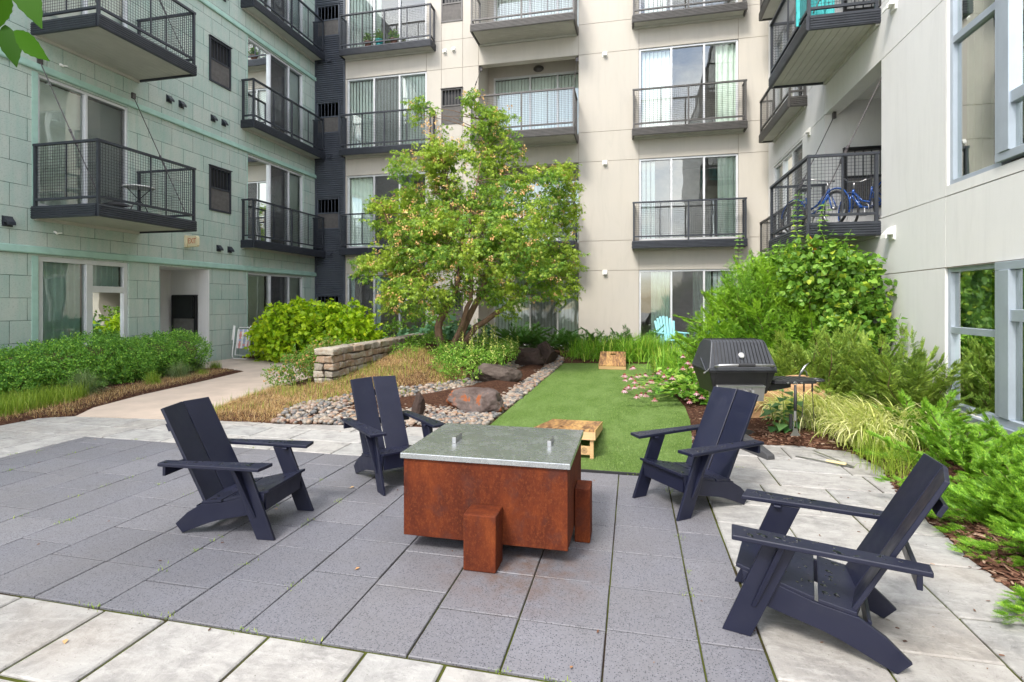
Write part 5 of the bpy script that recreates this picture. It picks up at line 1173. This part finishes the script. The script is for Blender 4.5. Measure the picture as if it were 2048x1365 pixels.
def blobs_leaves(blobs, n, shell=.55, squash=None):
    """points spread through ellipsoids (x,y,z,rx,ry,rz), mostly near their surfaces, with outward directions"""
    vol = np.array([(b[3]*b[4]*b[5])**(2/3) for b in blobs]); idx = rng.choice(len(blobs), n, p=vol/vol.sum()); B = np.array(blobs)[idx]
    d = rdir(n, .15); r = shell+(1-shell)*rng.uniform(0, 1, n)**.6
    return B[:, :3]+d*B[:, 3:]*r[:, None]*(1+rng.normal(0, .06, (n, 1))), d
def leafy(name, label, cat, blobs, nclump, per, leaf, size, mat, spread=.09, out=.8, upn=1.5, stem=None, group=None, drop=0, mz=.01, shell=.5, long=False):
    c, d = blobs_leaves(blobs, nclump, shell); tw = d*out+rdir(nclump)*.7+np.array([0, 0, .25-drop]); tw /= np.linalg.norm(tw, axis=1, keepdims=True)
    i = np.repeat(np.arange(nclump), per); t = rng.uniform(0, 1, len(i)); P = c[i]+tw[i]*t[:, None]*spread*1.6+rdir(len(i))*spread*.35
    D = tw[i]*.5+rdir(len(i))*.9+np.array([0, 0, -drop]); V, F = inst(leaf[0], leaf[1], frames(D, rdir(len(i), upn)), P, rng.uniform(*size, len(i))); V[:, 2] = np.maximum(V[:, 2], mz)
    o = empty(name, (0, 0, 0), 0, label, cat, group); npmesh('foliage', V, F, mat, o)
    if stem:
        st = MB()
        for k in range(stem[1]):
            j = random.randrange(nclump); b = Vector(stem[0])+Vector((random.gauss(0, .1), random.gauss(0, .1), 0)); e = Vector(c[j]); m = (b+e)/2+Vector((random.gauss(0, .05), random.gauss(0, .05), .08*(e-b).length)); st.tube([b, m, e], [stem[2], stem[2]*.7, stem[2]*.3], 5)
        st.build('stems', 'twig', o)
    return o
def grass_clump(name, label, cat, centers, N, h, bends, w, mat, r=.1, tilt=.25, group=None, parent=None, lean=None, nseg=5):
    Cn = np.array(centers, float); i = rng.integers(0, len(Cn), N); P = Cn[i]+np.c_[rng.normal(0, r, (N, 2)), np.zeros(N)]; parts = []; lab = rng.integers(0, len(bends), N)
    for k, b in enumerate(bends):
        m = (lab == k).sum(); Rm = rotz_frames(m, tilt)
        if lean is not None:   # blades arch mostly one way
            a = np.arctan2(lean[1], lean[0])-np.pi/2+rng.normal(0, 1.0, m); ca, sa = np.cos(a), np.sin(a); Rm = np.zeros((m, 3, 3)); Rm[:, 0, 0] = ca; Rm[:, 1, 0] = sa; Rm[:, 0, 1] = -sa; Rm[:, 1, 1] = ca; Rm[:, 2, 2] = 1
        parts.append(inst(*blade(b, w, nseg), Rm, P[lab == k], rng.uniform(*h, m)))
    V, F = merge(parts); V[:, 2] = np.maximum(V[:, 2], .004); o = npmesh(name, V, F, mat, parent)
    return tag(o, label, cat, group) if parent is None else o
SPR = sprig(8, 1.0, .42, 52, .17); SPRS = sprig(9, 1.0, .30, 58, .15); SPRM = sprig(8, 1.0, .27, 50, .16); SPRY = sprig(13, 1.0, .26, 60, .13); SPRJ = sprig(9, 1.0, .24, 35, .2, False)
# ---- the maple
seed(11)
MT = empty('maple_tree', (-3.83, 10.9, .45), 0, 'multi-stemmed amur maple with orange seed clusters in the middle of the court', 'tree')
def pxd(px, py, d):    # a direction on the photograph at a distance d along the view, used to lay out stems
    xc = (px-1024)*d/1060; c, s = math.cos(T), math.sin(T); return np.array([xc*c-d*s+3.83, xc*s+d*c-10.9, 1.5+(605-py)*d/1060-.45])
trk = MB(); D0 = 11.5
stems = [([(884, 692), (876, 655), (892, 615), (915, 575), (925, 500), (905, 420), (890, 330)], .10), ([(908, 690), (935, 640), (960, 590), (985, 520), (1000, 430), (985, 320), (965, 240)], .085),
         ([(912, 690), (950, 655), (1010, 615), (1060, 560), (1100, 480), (1120, 400)], .08), ([(903, 692), (925, 645), (940, 600), (945, 530), (940, 430), (960, 330)], .07),
         ([(888, 640), (868, 600), (820, 550), (780, 480), (770, 430)], .055), ([(960, 590), (1000, 560), (1040, 480), (1050, 400)], .05)]
ends = []
for i, (pl, r) in enumerate(stems):
    off = [-.1, .15, .35, -.35, -.2, .4][i]; pts = [pxd(x, y, D0+off*(k/len(pl))*3) for k, (x, y) in enumerate(pl)]
    if i in (0, 1, 2, 3): pts[0][2] -= .15
    n = len(pts); fine = []
    for k in range(n-1):
        for q in range(3): fine.append(pts[k]*(1-q/3)+pts[k+1]*q/3+np.array([random.gauss(0, .012), random.gauss(0, .012), 0]))
    fine.append(pts[-1]); m = len(fine); trk.tube(fine, [max(.008, r*(1.18 if k == 0 else 1)*(1-.9*(k/(m-1)))) for k in range(m)], 9); ends.append(fine)
trk.build('trunk', 'bark', MT, smooth=True)
blob_px = [(930, 530, 165, 70, 0), (810, 495, 65, 60, -.3), (860, 425, 95, 65, .2), (1000, 440, 105, 70, -.4), (935, 350, 85, 62, 0), (1000, 300, 52, 44, .3), (885, 300, 40, 34, -.2), (965, 245, 40, 34, .1),
           (950, 198, 32, 16, 0), (1000, 225, 30, 28, .2), (870, 262, 26, 30, -.1), (1080, 370, 75, 40, .2), (1125, 345, 34, 16, 0), (1110, 470, 45, 80, .5), (1125, 420, 30, 40, .4), (760, 545, 45, 30, -.3), (735, 535, 26, 14, -.2), (780, 435, 40, 26, -.5), (760, 410, 24, 14, -.4),
           (1060, 560, 85, 45, -.6), (830, 590, 70, 40, -.7), (1010, 590, 26, 50, -.5), (1120, 560, 35, 60, .8), (850, 235, 20, 34, 0), (830, 330, 46, 34, -.3), (1120, 520, 42, 30, .2), (930, 470, 150, 75, .8), (930, 480, 140, 65, -1.0), (740, 520, 30, 12, 0), (1140, 400, 18, 40, .2), (830, 215, 14, 26, 0)]
blobs = []
for (x, y, rx, ry, o) in blob_px:
    c = pxd(x, y, D0+o); k = D0/1060; blobs.append((c[0], c[1], c[2], rx*k, min(rx*k*.9, 1.05)*.8, ry*k))
tw = MB(); nb = 620; c, d = blobs_leaves(blobs, nb, .45)
allst = [p for s in ends for p in s[len(s)//3:]]
for i in range(nb):
    e = c[i]; b = min(allst, key=lambda p: np.linalg.norm(p-e)+random.uniform(0, .5)+max(0, p[2]-e[2])*.8); m_ = (b+e)/2+np.array([0, 0, .05])
    if i % 2 == 0: tw.tube([b, m_, e], [.013, .007, .003], 4)
tw.build('branches', 'bark', MT)
# leaves in drooping sprays around each twig end; sprays sit in layers with gaps between
ncl = 6000; cc, dd = blobs_leaves(blobs, ncl, .42); nz_ = np.array([noise.noise(Vector(p)*2.3) for p in cc]); cc = cc[nz_ > -.13]; dd = dd[nz_ > -.13]; ncl = len(cc)
per = 15; i = np.repeat(np.arange(ncl), per); ax = dd*np.array([1, 1, .25])+rdir(ncl)*.5; ax /= np.linalg.norm(ax, axis=1, keepdims=True)
t = rng.uniform(0, 1, len(i)); P = cc[i]+ax[i]*(t[:, None]-.3)*.26+rdir(len(i))*np.array([.065, .065, .03])+np.array([0, 0, -.05])*t[:, None]**2
Dv = ax[i]*.6+rdir(len(i))*.7+np.array([0, 0, -.75]); V, F = inst(*MAPLE, frames(Dv, rdir(len(i), 1.6)), P, rng.uniform(.05, .088, len(i)))
npmesh('leaves', V, F, 'maple', MT)
nc = 1000; sc_, sd_ = blobs_leaves(blobs, nc, .8); hot = (sc_[:, 0] < .4) | (rng.uniform(size=nc) < .55); sc_ = sc_[hot]; nc = len(sc_); i = np.repeat(np.arange(nc), 11); P = sc_[i]+rdir(len(i))*.045
V, F = inst(*LEAF, frames(rdir(len(i), -1.2), rdir(len(i))), P, rng.uniform(.032, .054, len(i))); npmesh('seed_clusters', V, F, 'samara', MT)
# ---- chartreuse shrub
seed(12)
yb = [(-8.3, 12.2, .55, 1.25, .9, .75), (-8.6, 12.0, .85, .85, .7, .65), (-7.6, 12.3, .75, .8, .7, .65), (-9.1, 12.1, .4, .6, .6, .55), (-7.0, 12.3, .55, .65, .6, .55), (-8.2, 12.4, 1.05, .6, .5, .42), (-7.3, 12.9, 1.0, .5, .4, .45), (-6.75, 12.4, .35, .5, .5, .4)]
yo = leafy('yellow_shrub', 'bright chartreuse-leaved shrub in front of the corner of the green wing', 'shrub', yb, 1150, 7, BROAD, (.085, .16), 'yellowleaf', .10, .9, 1.8, stem=((-8.1, 12.2, 0), 40, .012), drop=.35, shell=.75)
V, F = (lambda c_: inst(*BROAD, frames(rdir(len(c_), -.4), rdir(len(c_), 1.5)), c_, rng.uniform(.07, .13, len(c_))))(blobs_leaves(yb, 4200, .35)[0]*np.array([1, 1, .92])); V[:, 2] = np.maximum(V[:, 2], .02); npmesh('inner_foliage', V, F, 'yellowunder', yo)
# ---- orange-tipped shrub in front of it
leafy('barberry_shrub', 'small green shrub with orange-pink new tips at the end of the stone wall', 'shrub', [(-5.75, 8.5, .30, .42, .5, .36), (-5.6, 8.9, .42, .36, .6, .36), (-5.95, 8.3, .2, .35, .4, .25), (-5.5, 9.5, .40, .35, .6, .32), (-5.8, 9.2, .3, .4, .5, .35)], 900, 9, LEAF, (.028, .055), 'barberry', .07, .9, 1.4, stem=((-5.7, 8.7, .05), 26, .006))
# ---- hedge on the left
seed(13)
hb_ = [(-9.45, 5.0+.62*k, .40+.03*math.sin(k*2.1), .62+.05*math.sin(k*1.3), .55, .40+.05*math.sin(k*1.7+1)) for k in range(-1, 8)]
hb_ += [(-9.0+random.uniform(-.12, .1)-max(0, (y-7.5))*.18, y, .28, .34, .34, .26) for y in np.arange(4.6, 9.3, .42)]
hg = leafy('hedge', 'long soft green hedge under the windows of the green wing', 'hedge', hb_, 15000, 12, LEAF, (.020, .040), 'hedge', .075, 1.0, 1.2, stem=((-9.4, 7, 0), 30, .006), shell=.72)
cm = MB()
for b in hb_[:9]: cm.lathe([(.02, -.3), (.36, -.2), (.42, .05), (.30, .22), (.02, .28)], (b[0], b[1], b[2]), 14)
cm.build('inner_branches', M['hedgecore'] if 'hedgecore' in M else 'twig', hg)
# ---- grey-green grass tufts by the hedge
for (x, y, h, lab) in ((-8.42, 6.65, .42, 'large grey-green grass tuft arching over the straw at the front of the hedge'), (-8.55, 8.55, .34, 'middle grey-green grass tuft at the right end of the hedge'), (-9.15, 9.55, .34, 'grey-green grass tuft nearest the alcove')):
    grass_clump('grass_tuft', lab, 'ornamental grass', [(x, y, .03)], 900, (h*.6, h*1.25), (1.2, 1.9, 2.4), .0075, 'bluegrass', .05, .35, 'grass tufts along the path')
for (x, y, h, lab) in ((-8.3, 7.75, .24, 'small lime green tuft beside the path, between the grey tufts'), (-8.45, 9.0, .16, 'tiny lime green tuft nearest the concrete path'), (-9.0, 9.95, .20, 'lime green tuft at the tip of the mulch by the path'), (-5.5, 5.78, .2, 'little grass tuft at the corner of the path behind the left chair')):
    grass_clump('grass_tuft', lab, 'grass tuft', [(x, y, .02)], 300, (h*.6, h*1.3), (.5, 1.0, 1.6), .010, 'grassy', .06, .3)
# ---- big yew with vine on the right
seed(14)
branchy('yew_bush', 'huge spreading yew in front of the right balcony, its branches reaching left', 'yew bush', [(2.35, 9.7, 0), (2.6, 9.3, 0), (2.0, 10.0, .0), (2.9, 9.9, 0), (1.75, 9.9, 0), (2.2, 9.4, .3), (2.5, 9.8, .8), (2.1, 9.9, .6)], 520, (1.15, 1.0, 1.35), (.75, 1.38), (.10, 1.45), 'yew', SPRM, .088, per=150, droop=.12, rad=.014)
vb = [(3.1, 9.0, 1.45, .36, .45, .7), (2.95, 9.05, 2.0, .45, .45, .35), (3.25, 8.8, 1.0, .34, .4, .65), (2.6, 9.0, 2.15, .35, .35, .25), (3.3, 8.7, 1.6, .22, .3, .55), (2.45, 8.8, 1.75, .16, .2, .2), (2.95, 8.6, .9, .28, .28, .4)]
vo = leafy('climbing_vine', 'broad-leaved creeper climbing over the right side of the big yew up to the balcony', 'vine', vb, 760, 7, HEART, (.055, .105), 'vine', .10, .9, 1.0, stem=((3.0, 9.1, 0), 34, .009), drop=.5, shell=.7)
sh_ = MB(); LP, LD = [], []
for (x, y, z0, z1) in ((2.45, 8.95, 2.2, 3.22), (2.82, 8.95, 2.2, 3.05), (3.15, 8.9, 2.1, 2.6), (2.95, 9.0, 2.2, 2.62), (1.98, 11.0, 2.0, 2.85), (2.25, 9.2, 2.2, 2.5), (3.5, 8.2, .6, 1.35), (3.35, 8.5, 1.5, 2.2)):
    p = [Vector((x+.05*math.sin(k*1.3)+(.0), y, z0+(z1-z0)*k/6)) for k in range(7)]; sh_.tube(p, [.006-.0006*k for k in range(7)], 5)
    for k in range(int((z1-z0)/.075)):
        t = k/int((z1-z0)/.075); q = p[0].lerp(p[-1], t)
        for s in (-1, 1): LP.append((q.x, q.y, q.z)); LD.append((s*.9, random.uniform(-.5, .3), .15))
tag(sh_.build('shoots', 'vine', vo), kind='stuff'); V, F = inst(*BROAD, frames(np.array(LD), np.tile([0, -.5, 1.], (len(LD), 1))), np.array(LP), rng.uniform(.07, .12, len(LP))); npmesh('shoot_leaves', V, F, 'vine', vo)
P = np.array([(2.62+random.gauss(0, .03)+k*.03, 8.85, 2.45-k*.055+random.gauss(0, .02)) for k in range(10) for _ in range(3)]); V, F = inst(*LEAF, frames(rdir(len(P), -.8), rdir(len(P), .5)), P, rng.uniform(.05, .10, len(P))); npmesh('red_leaves', V, F, 'redleaf', vo)
yk = [(2.15, 9.75, 1.15, .85, .65, .85), (1.65, 9.9, .85, .6, .5, .6), (2.5, 9.7, 1.75, .62, .5, .6), (1.45, 9.8, .5, .55, .5, .45), (2.0, 9.6, 1.7, .5, .4, .45), (2.7, 9.3, .8, .7, .5, .7)]
leafy('yew_bush_fill', '', '', yk, 5200, 4, SPRM, (.06, .10), 'yew', .10, 1.0, 1.6, shell=.7)
_f = bpy.data.objects['yew_bush_fill']; _y = bpy.data.objects['yew_bush']
for _c in kids(_f): _c.name = 'inner_foliage'; _c.parent = _y
bpy.data.objects.remove(_f)
# ---- juniper in the middle right, bright yews in the right foreground
seed(15)
branchy('juniper_bush', 'olive green juniper with upright feathery tips against the pale wall', 'juniper bush', [(2.9, 7.7, 0), (2.5, 7.9, 0), (3.2, 7.3, .0), (2.2, 8.1, 0)], 250, (1.05, .95, 1.35), (.55, 1.0), (.08, 1.2), 'juniper', SPRJ, .10, per=150, droop=.02, rad=.008)
branchy('low_yew', 'low bright yew spreading over the mulch behind the nearest chair', 'yew bush', [(2.65, 3.6, 0), (2.7, 4.3, 0), (2.75, 2.9, 0), (2.8, 2.2, 0), (3.2, 3.4, 0), (3.2, 4.4, 0), (2.5, 2.75, 0), (2.45, 3.3, 0), (2.5, 2.3, 0), (2.45, 3.9, 0)], 560, (1.0, 1.0, .85), (.42, .80), (.08, 1.15), 'yewbright', SPRS, .070, per=215, droop=.22, rad=.005, group='low yews along the right bed')
branchy('low_yew', 'bright yew under the tall lower window frame, middle of the right bed', 'yew bush', [(2.7, 5.1, 0), (2.95, 5.6, 0), (2.95, 6.3, 0), (3.3, 5.2, 0)], 210, (1.0, 1.0, .85), (.4, .78), (.08, 1.15), 'yewbright', SPRS, .070, per=200, droop=.2, rad=.005, group='low yews along the right bed')
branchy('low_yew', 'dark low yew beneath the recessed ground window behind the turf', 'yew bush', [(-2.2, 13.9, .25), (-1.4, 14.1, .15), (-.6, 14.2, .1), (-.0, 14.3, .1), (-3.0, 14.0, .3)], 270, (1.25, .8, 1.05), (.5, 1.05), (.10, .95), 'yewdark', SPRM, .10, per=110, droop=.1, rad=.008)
# ---- green grass masses
seed(16)
grass_clump('daylily_clump', 'mass of arching green daylily blades behind the far toss board', 'daylily', [(-1.25+.33*k, 13.5+random.uniform(-.15, .45), .05) for k in range(7)], 4200, (.35, .72), (.6, 1.4, 2.1, 2.6), .016, 'grass', .20, .4)
grass_clump('tall_grass', 'tall thin green grass by the green-curtained door', 'ornamental grass', [(.0+.16*k, 13.7+random.uniform(-.2, .3), .05) for k in range(5)], 900, (.35, .8), (.35, .8, 1.3), .009, 'grass', .12, .2)
grass_clump('daylily_clump', 'broad mound of green arching blades left of the barbecue', 'daylily', [(1.15, 10.1, .04), (1.0, 9.5, .04), (1.45, 9.2, .04), (1.25, 10.6, .04), (.95, 10.9, .04), (.8, 11.6, .04)], 4200, (.35, .62), (.8, 1.4, 2.0), .014, 'grass', .18, .25)
# ---- coneflowers leaning over the turf
CF = empty('coneflower_clump', (0, 0, 0), 0, 'pink coneflowers with drooping petals leaning over the turf edge', 'coneflowers'); st = MB(); LP, LD, FP_ = [], [], []
for k in range(74):
    b = Vector((random.uniform(.78, 1.35), random.uniform(7.9, 9.6), .03)); e = Vector((random.uniform(-.18, .95), b.y+random.uniform(-.75, .15), random.uniform(.10, .42))) if k < 52 else Vector((b.x+random.uniform(-.2, .2), b.y-random.uniform(0, .2), random.uniform(.45, .62)))
    m_ = (b+e)/2+Vector((0, 0, .12)); st.tube([b, m_, e], [.0035, .003, .0022], 4); FP_.append(e)
    for q in range(20):
        t = random.uniform(.02, .8)**1.3; p = b.lerp(m_, t*2) if t < .5 else m_.lerp(e, t*2-1); LP.append(tuple(p)); LD.append((random.gauss(-.3, .8), random.gauss(-.2, .8), random.uniform(-.1, .5)))
st.build('flower_stems', 'cover', CF); V, F = inst(*LEAF, frames(np.array(LD), rdir(len(LD), 2)), np.array(LP), rng.uniform(.07, .15, len(LP))); npmesh('leaves', V, F, 'cover', CF)
pp, pd = [], []
for e in FP_:
    for q in range(11): a = q*2*math.pi/11; pp.append((e.x+.012*math.cos(a), e.y+.012*math.sin(a), e.z)); pd.append((math.cos(a), math.sin(a), -.75))
pt = ([(-.12, 0, 0), (.12, 0, 0), (.18, .65, -.02), (-.18, .65, -.02), (.09, 1, -.05), (-.09, 1, -.05)], [(0, 1, 2, 3), (3, 2, 4, 5)])
V, F = inst(*pt, frames(np.array(pd), np.tile([0, 0, 1.], (len(pd), 1))), np.array(pp), rng.uniform(.042, .06, len(pp))); tag(npmesh('petals', V, F, 'petal', CF), kind='stuff')
iv1, if1 = icos(1); V, F = inst(iv1, if1, rotz_frames(len(FP_), 0), np.array([tuple(e+Vector((0, 0, .006))) for e in FP_]), np.tile([.021, .021, .018], (len(FP_), 1))); tag(npmesh('flower_cones', V, F, 'cone', CF), kind='stuff')
# ---- golden forest grass
seed(17)
grass_clump('golden_grass', 'golden arching forest grass left of the bright yews, nearest the barbecue', 'ornamental grass', [(1.98, 6.75, .06), (2.15, 6.95, .06), (2.35, 7.0, .06), (1.9, 7.05, .06)], 1900, (.35, .62), (1.5, 2.1, 2.6, 2.9), .019, 'hakone', .11, .3, 'golden grasses in the right bed', lean=(-.6, -.7), nseg=6)
grass_clump('golden_grass', 'golden arching forest grass spilling between juniper and low yews', 'ornamental grass', [(2.45, 6.3, .06), (2.6, 6.6, .06), (2.35, 6.05, .06), (2.75, 6.35, .06)], 1900, (.35, .62), (1.5, 2.1, 2.6, 2.9), .019, 'hakone', .12, .3, 'golden grasses in the right bed', lean=(-.8, -.5), nseg=6)
grass_clump('green_grass', 'thin green grass blades at the curved mulch edge', 'grass tuft', [(2.2, 5.6, .04), (2.28, 6.0, .04), (2.45, 5.7, .04), (2.15, 5.1, .04), (2.05, 6.3, .04)], 900, (.15, .40), (.7, 1.2, 1.9), .007, 'grassy', .09, .35)
# ---- milkweed-like plant behind the chair by the barbecue
BP = empty('milkweed', (1.62, 6.35, .03), 0, 'broad-leaved upright plant in the mulch in front of the tan boulder', 'plant'); m = MB(); LP, LD = [], []
for (dx, dy, h) in ((0, 0, .52), (.06, .05, .40), (-.07, .04, .34)):
    m.tube([(dx, dy, 0), (dx*1.3, dy, h*.5), (dx*1.8-.02, dy, h)], [.007, .006, .003], 5)
    for k in range(7):
        for s in (-1, 1): t = (k+1)/7.5; a = k*1.57; LP.append((dx*(1+t*.8), dy, h*t)); LD.append((s*math.cos(a*.5+.3), s*math.sin(a*.5)*.7-.25, -.25+.3*t))
m.build('stems', 'cover', BP); V, F = inst(*BROAD, frames(np.array(LD), np.tile([0, 0, 1.], (len(LD), 1))), np.array(LP), rng.uniform(.12, .18, len(LP))); npmesh('leaves', V, F, 'bigleaf', BP)
BP2 = leafy('seedling', 'small five-leaved green seedling in the mulch under the low yew', 'plant', [(2.22, 3.0, .08, .10, .14, .05)], 16, 5, LEAF, (.035, .06), 'cover', .04, .5, 2)
# ---- ground cover round the tree
gc = [(x, y, float(berm(x, y))+.06, .30, .30, .13) for x, y in ((-2.95, 8.95), (-3.3, 9.2), (-2.75, 9.9), (-3.3, 9.6), (-3.0, 9.9), (-3.5, 10.2), (-2.95, 10.5), (-3.2, 11.0), (-2.75, 11.3), (-3.6, 9.9), (-2.9, 11.8), (-3.4, 11.6), (-4.2, 10.6), (-4.4, 11.3), (-2.7, 10.7), (-3.0, 12.4), (-4.5, 10.0))]
go = leafy('ground_cover', 'variegated leafy ground cover between the maple and the dark boulders', 'ground cover', gc, 2400, 6, LEAF, (.022, .045), 'cover', .06, .8, 1.8, shell=.6)
sp_ = MB(); LP = []
for k in range(24):
    x, y = random.uniform(-3.7, -2.4), random.uniform(9.4, 12.0); z = float(berm(x, y)); h = random.uniform(.35, .62); sp_.tube([(x, y, z), (x+.02, y, z+h)], .004, 4)
    for q in range(26): LP.append((x+random.gauss(0, .018), y+random.gauss(0, .018), z+h*(.35+.65*q/26)))
tag(sp_.build('flower_spikes', 'cover', go), kind='stuff'); V, F = inst(*LEAF, frames(rdir(len(LP), .3), rdir(len(LP), 1)), np.array(LP), rng.uniform(.026, .045, len(LP))); tag(npmesh('pale_flowers', V, F, 'yellowbit', go), kind='stuff')
leafy('hosta', 'blue-green broad-leaved plants behind the end of the stone wall', 'hosta', [(-5.3, 12.6, .50, .4, .5, .25), (-4.6, 12.8, .6, .5, .4, .25), (-4.0, 12.9, .62, .5, .4, .2), (-5.5, 11.8, .35, .3, .5, .25)], 130, 6, BROAD, (.13, .24), 'hosta', .12, .8, 2)
leafy('leafy_weed', 'tall thin-leaved shrub by the far ground window, left of the maple stems', 'shrub', [(-5.6, 13.4, .75, .55, .4, .5), (-5.0, 13.6, .95, .45, .4, .4), (-6.3, 13.4, .55, .4, .35, .35)], 260, 9, LEAF, (.05, .095), 'vine', .10, .9, 1.5, stem=((-5.6, 13.5, .1), 30, .007))
leafy('leafy_weed', 'sprawling green weed along the foot of the maple by the wall', 'weeds', [(-4.75, 11.2, .5, .25, .7, .18), (-4.7, 12.2, .52, .25, .5, .2), (-4.75, 10.4, .36, .2, .5, .12)], 420, 8, LEAF, (.03, .06), 'cover', .07, .8, 1.5)
# ---- tree standing out of frame on the left, one branch hangs into the corner of the view
NT = empty('overhanging_tree', (-3.6, .2, 0), 0, 'tree just outside the view whose few leaves hang into the upper left corner', 'tree'); m = MB()
m.tube([(0, 0, -.05), (.02, .03, 1.2), (-.03, .0, 2.4), (.0, .05, 3.4)], [.10, .085, .07, .04], 10); m.build('trunk', 'bark', NT, smooth=True)
m = MB(); base = Vector((-.01, 0, 2.5)); c, s = math.cos(T), math.sin(T)
def cw(px, py, d): xc = (px-1024)*d/1060; return Vector((xc*c-d*s+3.6, xc*s+d*c-.2, 1.5+(605-py)*d/1060))
tip = cw(-30, -20, 1.55); tip2 = cw(30, -60, 1.5); m.tube([base, (base+tip)/2+Vector((0, 0, .12)), tip, cw(10, 30, 1.5)], [.02, .012, .005, .003], 6); m.tube([tip, tip2], [.004, .003], 5)
for q in range(5): a = q*1.25; m.tube([(0, .03, 3.0), (math.cos(a)*.6, math.sin(a)*.6-.2, 3.5)], [.02, .006], 5)
m.build('branches', 'twig', NT)
lf = [((30, -60), (75, 48)), ((8, -30), (-10, 60)), ((10, 50), (30, 128)), ((28, 62), (88, 118)), ((-20, 40), (-30, 120)), ((60, -80), (20, -20))]
P = np.array([tuple(cw(a[0], a[1], 1.5)) for a, b in lf]); D = np.array([tuple(cw(b[0], b[1], 1.47)-cw(a[0], a[1], 1.5)) for a, b in lf]); L = np.linalg.norm(D, axis=1)
fine = MB()
n = 14; tv = [(.0, 0, 0)]
for k in range(1, n): t = k/n; w = .17*math.sin(math.pi*t**.85)*(1+.10*(k % 2)); tv += [(-w, t, .10*w+(-.1*t*t)), (0, t, -.1*t*t), (w, t, .10*w-.1*t*t)]
tv += [(0, 1, -.1)]; tf = [(0, 2, 1, 1), (0, 3, 2, 2)]
tf = []
for k in range(1, n-1): a = 1+(k-1)*3; b = a+3; tf += [(a, a+1, b+1, b), (a+1, a+2, b+2, b+1)]
a = 1+(n-2)*3; tv += [(-.004, 1, -.1), (.004, 1, -.1), (-.006, 0, 0), (.006, 0, 0)]; z = len(tv); tf += [(a, a+1, 3*(n-1)+1, z-4), (a+1, a+2, z-3, 3*(n-1)+1), (0, 2, 1, z-2), (0, z-1, 3, 2)]
view = np.array([[-(p[0]-3.6), -(p[1]+.2), 1.5-p[2]] for p in P]); V, F = inst(tv, tf, frames(D, view+rdir(len(P))*.5), P, L); npmesh('leaves', V, F, M['nearleaf'], NT)
i = rng.integers(0, 5, 260); a = i*1.25; P = np.c_[np.cos(a)*.55, np.sin(a)*.55-.2, np.full(260, 3.45)]+rng.normal(0, .28, (260, 3)); k = P[:, 1] < .6; P = P[k]; V, F = inst(tv, tf, frames(rdir(len(P), -.5), rdir(len(P), 1)), P, rng.uniform(.09, .15, len(P))); npmesh('crown', V, F, M['nearleaf'], NT)
# ================================================================== CAMERA, SKY, SUN
cam = bpy.data.cameras.new('camera'); co_ = bpy.data.objects.new('camera', cam); C.objects.link(co_); bpy.context.scene.camera = co_
co_.location = (0, 0, 1.5); co_.rotation_euler = (R_(90), 0, T); cam.sensor_width = 36; cam.lens = 1060/2048*36; cam.shift_y = -77.5/2048; cam.clip_end = 500; cam.clip_start = .02
w = bpy.data.worlds.new('World'); bpy.context.scene.world = w; w.use_nodes = True; nt = w.node_tree; nt.nodes.clear()
sky = nd(nt, 'ShaderNodeTexSky'); sky.sky_type = 'NISHITA'; sky.sun_disc = False; sky.sun_elevation = R_(SUN_EL); sky.sun_rotation = R_(SUN_AZ); sky.dust_density = 1.5
tc = nd(nt, 'ShaderNodeTexCoord'); mp = nd(nt, 'ShaderNodeMapping'); mp.inputs['Scale'].default_value = (1, 1, 2.2); nt.links.new(tc.outputs['Generated'], mp.inputs[0])
n1 = nd(nt, 'ShaderNodeTexNoise'); n1.inputs['Scale'].default_value = 2.6; n1.inputs['Detail'].default_value = 8; n1.inputs['Roughness'].default_value = .58; nt.links.new(mp.outputs[0], n1.inputs['Vector'])
cl = ramp(nt, n1.outputs['Fac'], [(.44, (0, 0, 0)), (.60, (1, 1, 1))])
cc_ = mixc(nt, cl, sky.outputs[0], (10.6, 10.4, 10.3)); bg_ = nd(nt, 'ShaderNodeBackground'); nt.links.new(cc_, bg_.inputs[0]); bg_.inputs['Strength'].default_value = .15
wo = nd(nt, 'ShaderNodeOutputWorld'); nt.links.new(bg_.outputs[0], wo.inputs[0])
sl = bpy.data.lights.new('sun', 'SUN'); sl.energy = 1.5; sl.angle = R_(14); sl.color = (1, .95, .87); so = bpy.data.objects.new('sun', sl); C.objects.link(so)
az, el = R_(SUN_AZ), R_(SUN_EL); dv = Vector((math.sin(az)*math.cos(el), math.cos(az)*math.cos(el), math.sin(el))); so.rotation_euler = dv.to_track_quat('Z', 'Y').to_euler(); so.location = dv*30
sc = bpy.context.scene; sc.view_settings.view_transform = 'Standard'; sc.view_settings.look = 'None'; sc.view_settings.exposure = 1.5; sc.view_settings.gamma = 1
sc.cycles.max_bounces = 10; sc.cycles.transparent_max_bounces = 24; sc.cycles.diffuse_bounces = 5; sc.cycles.sample_clamp_indirect = 8
bpy.context.view_layer.update()
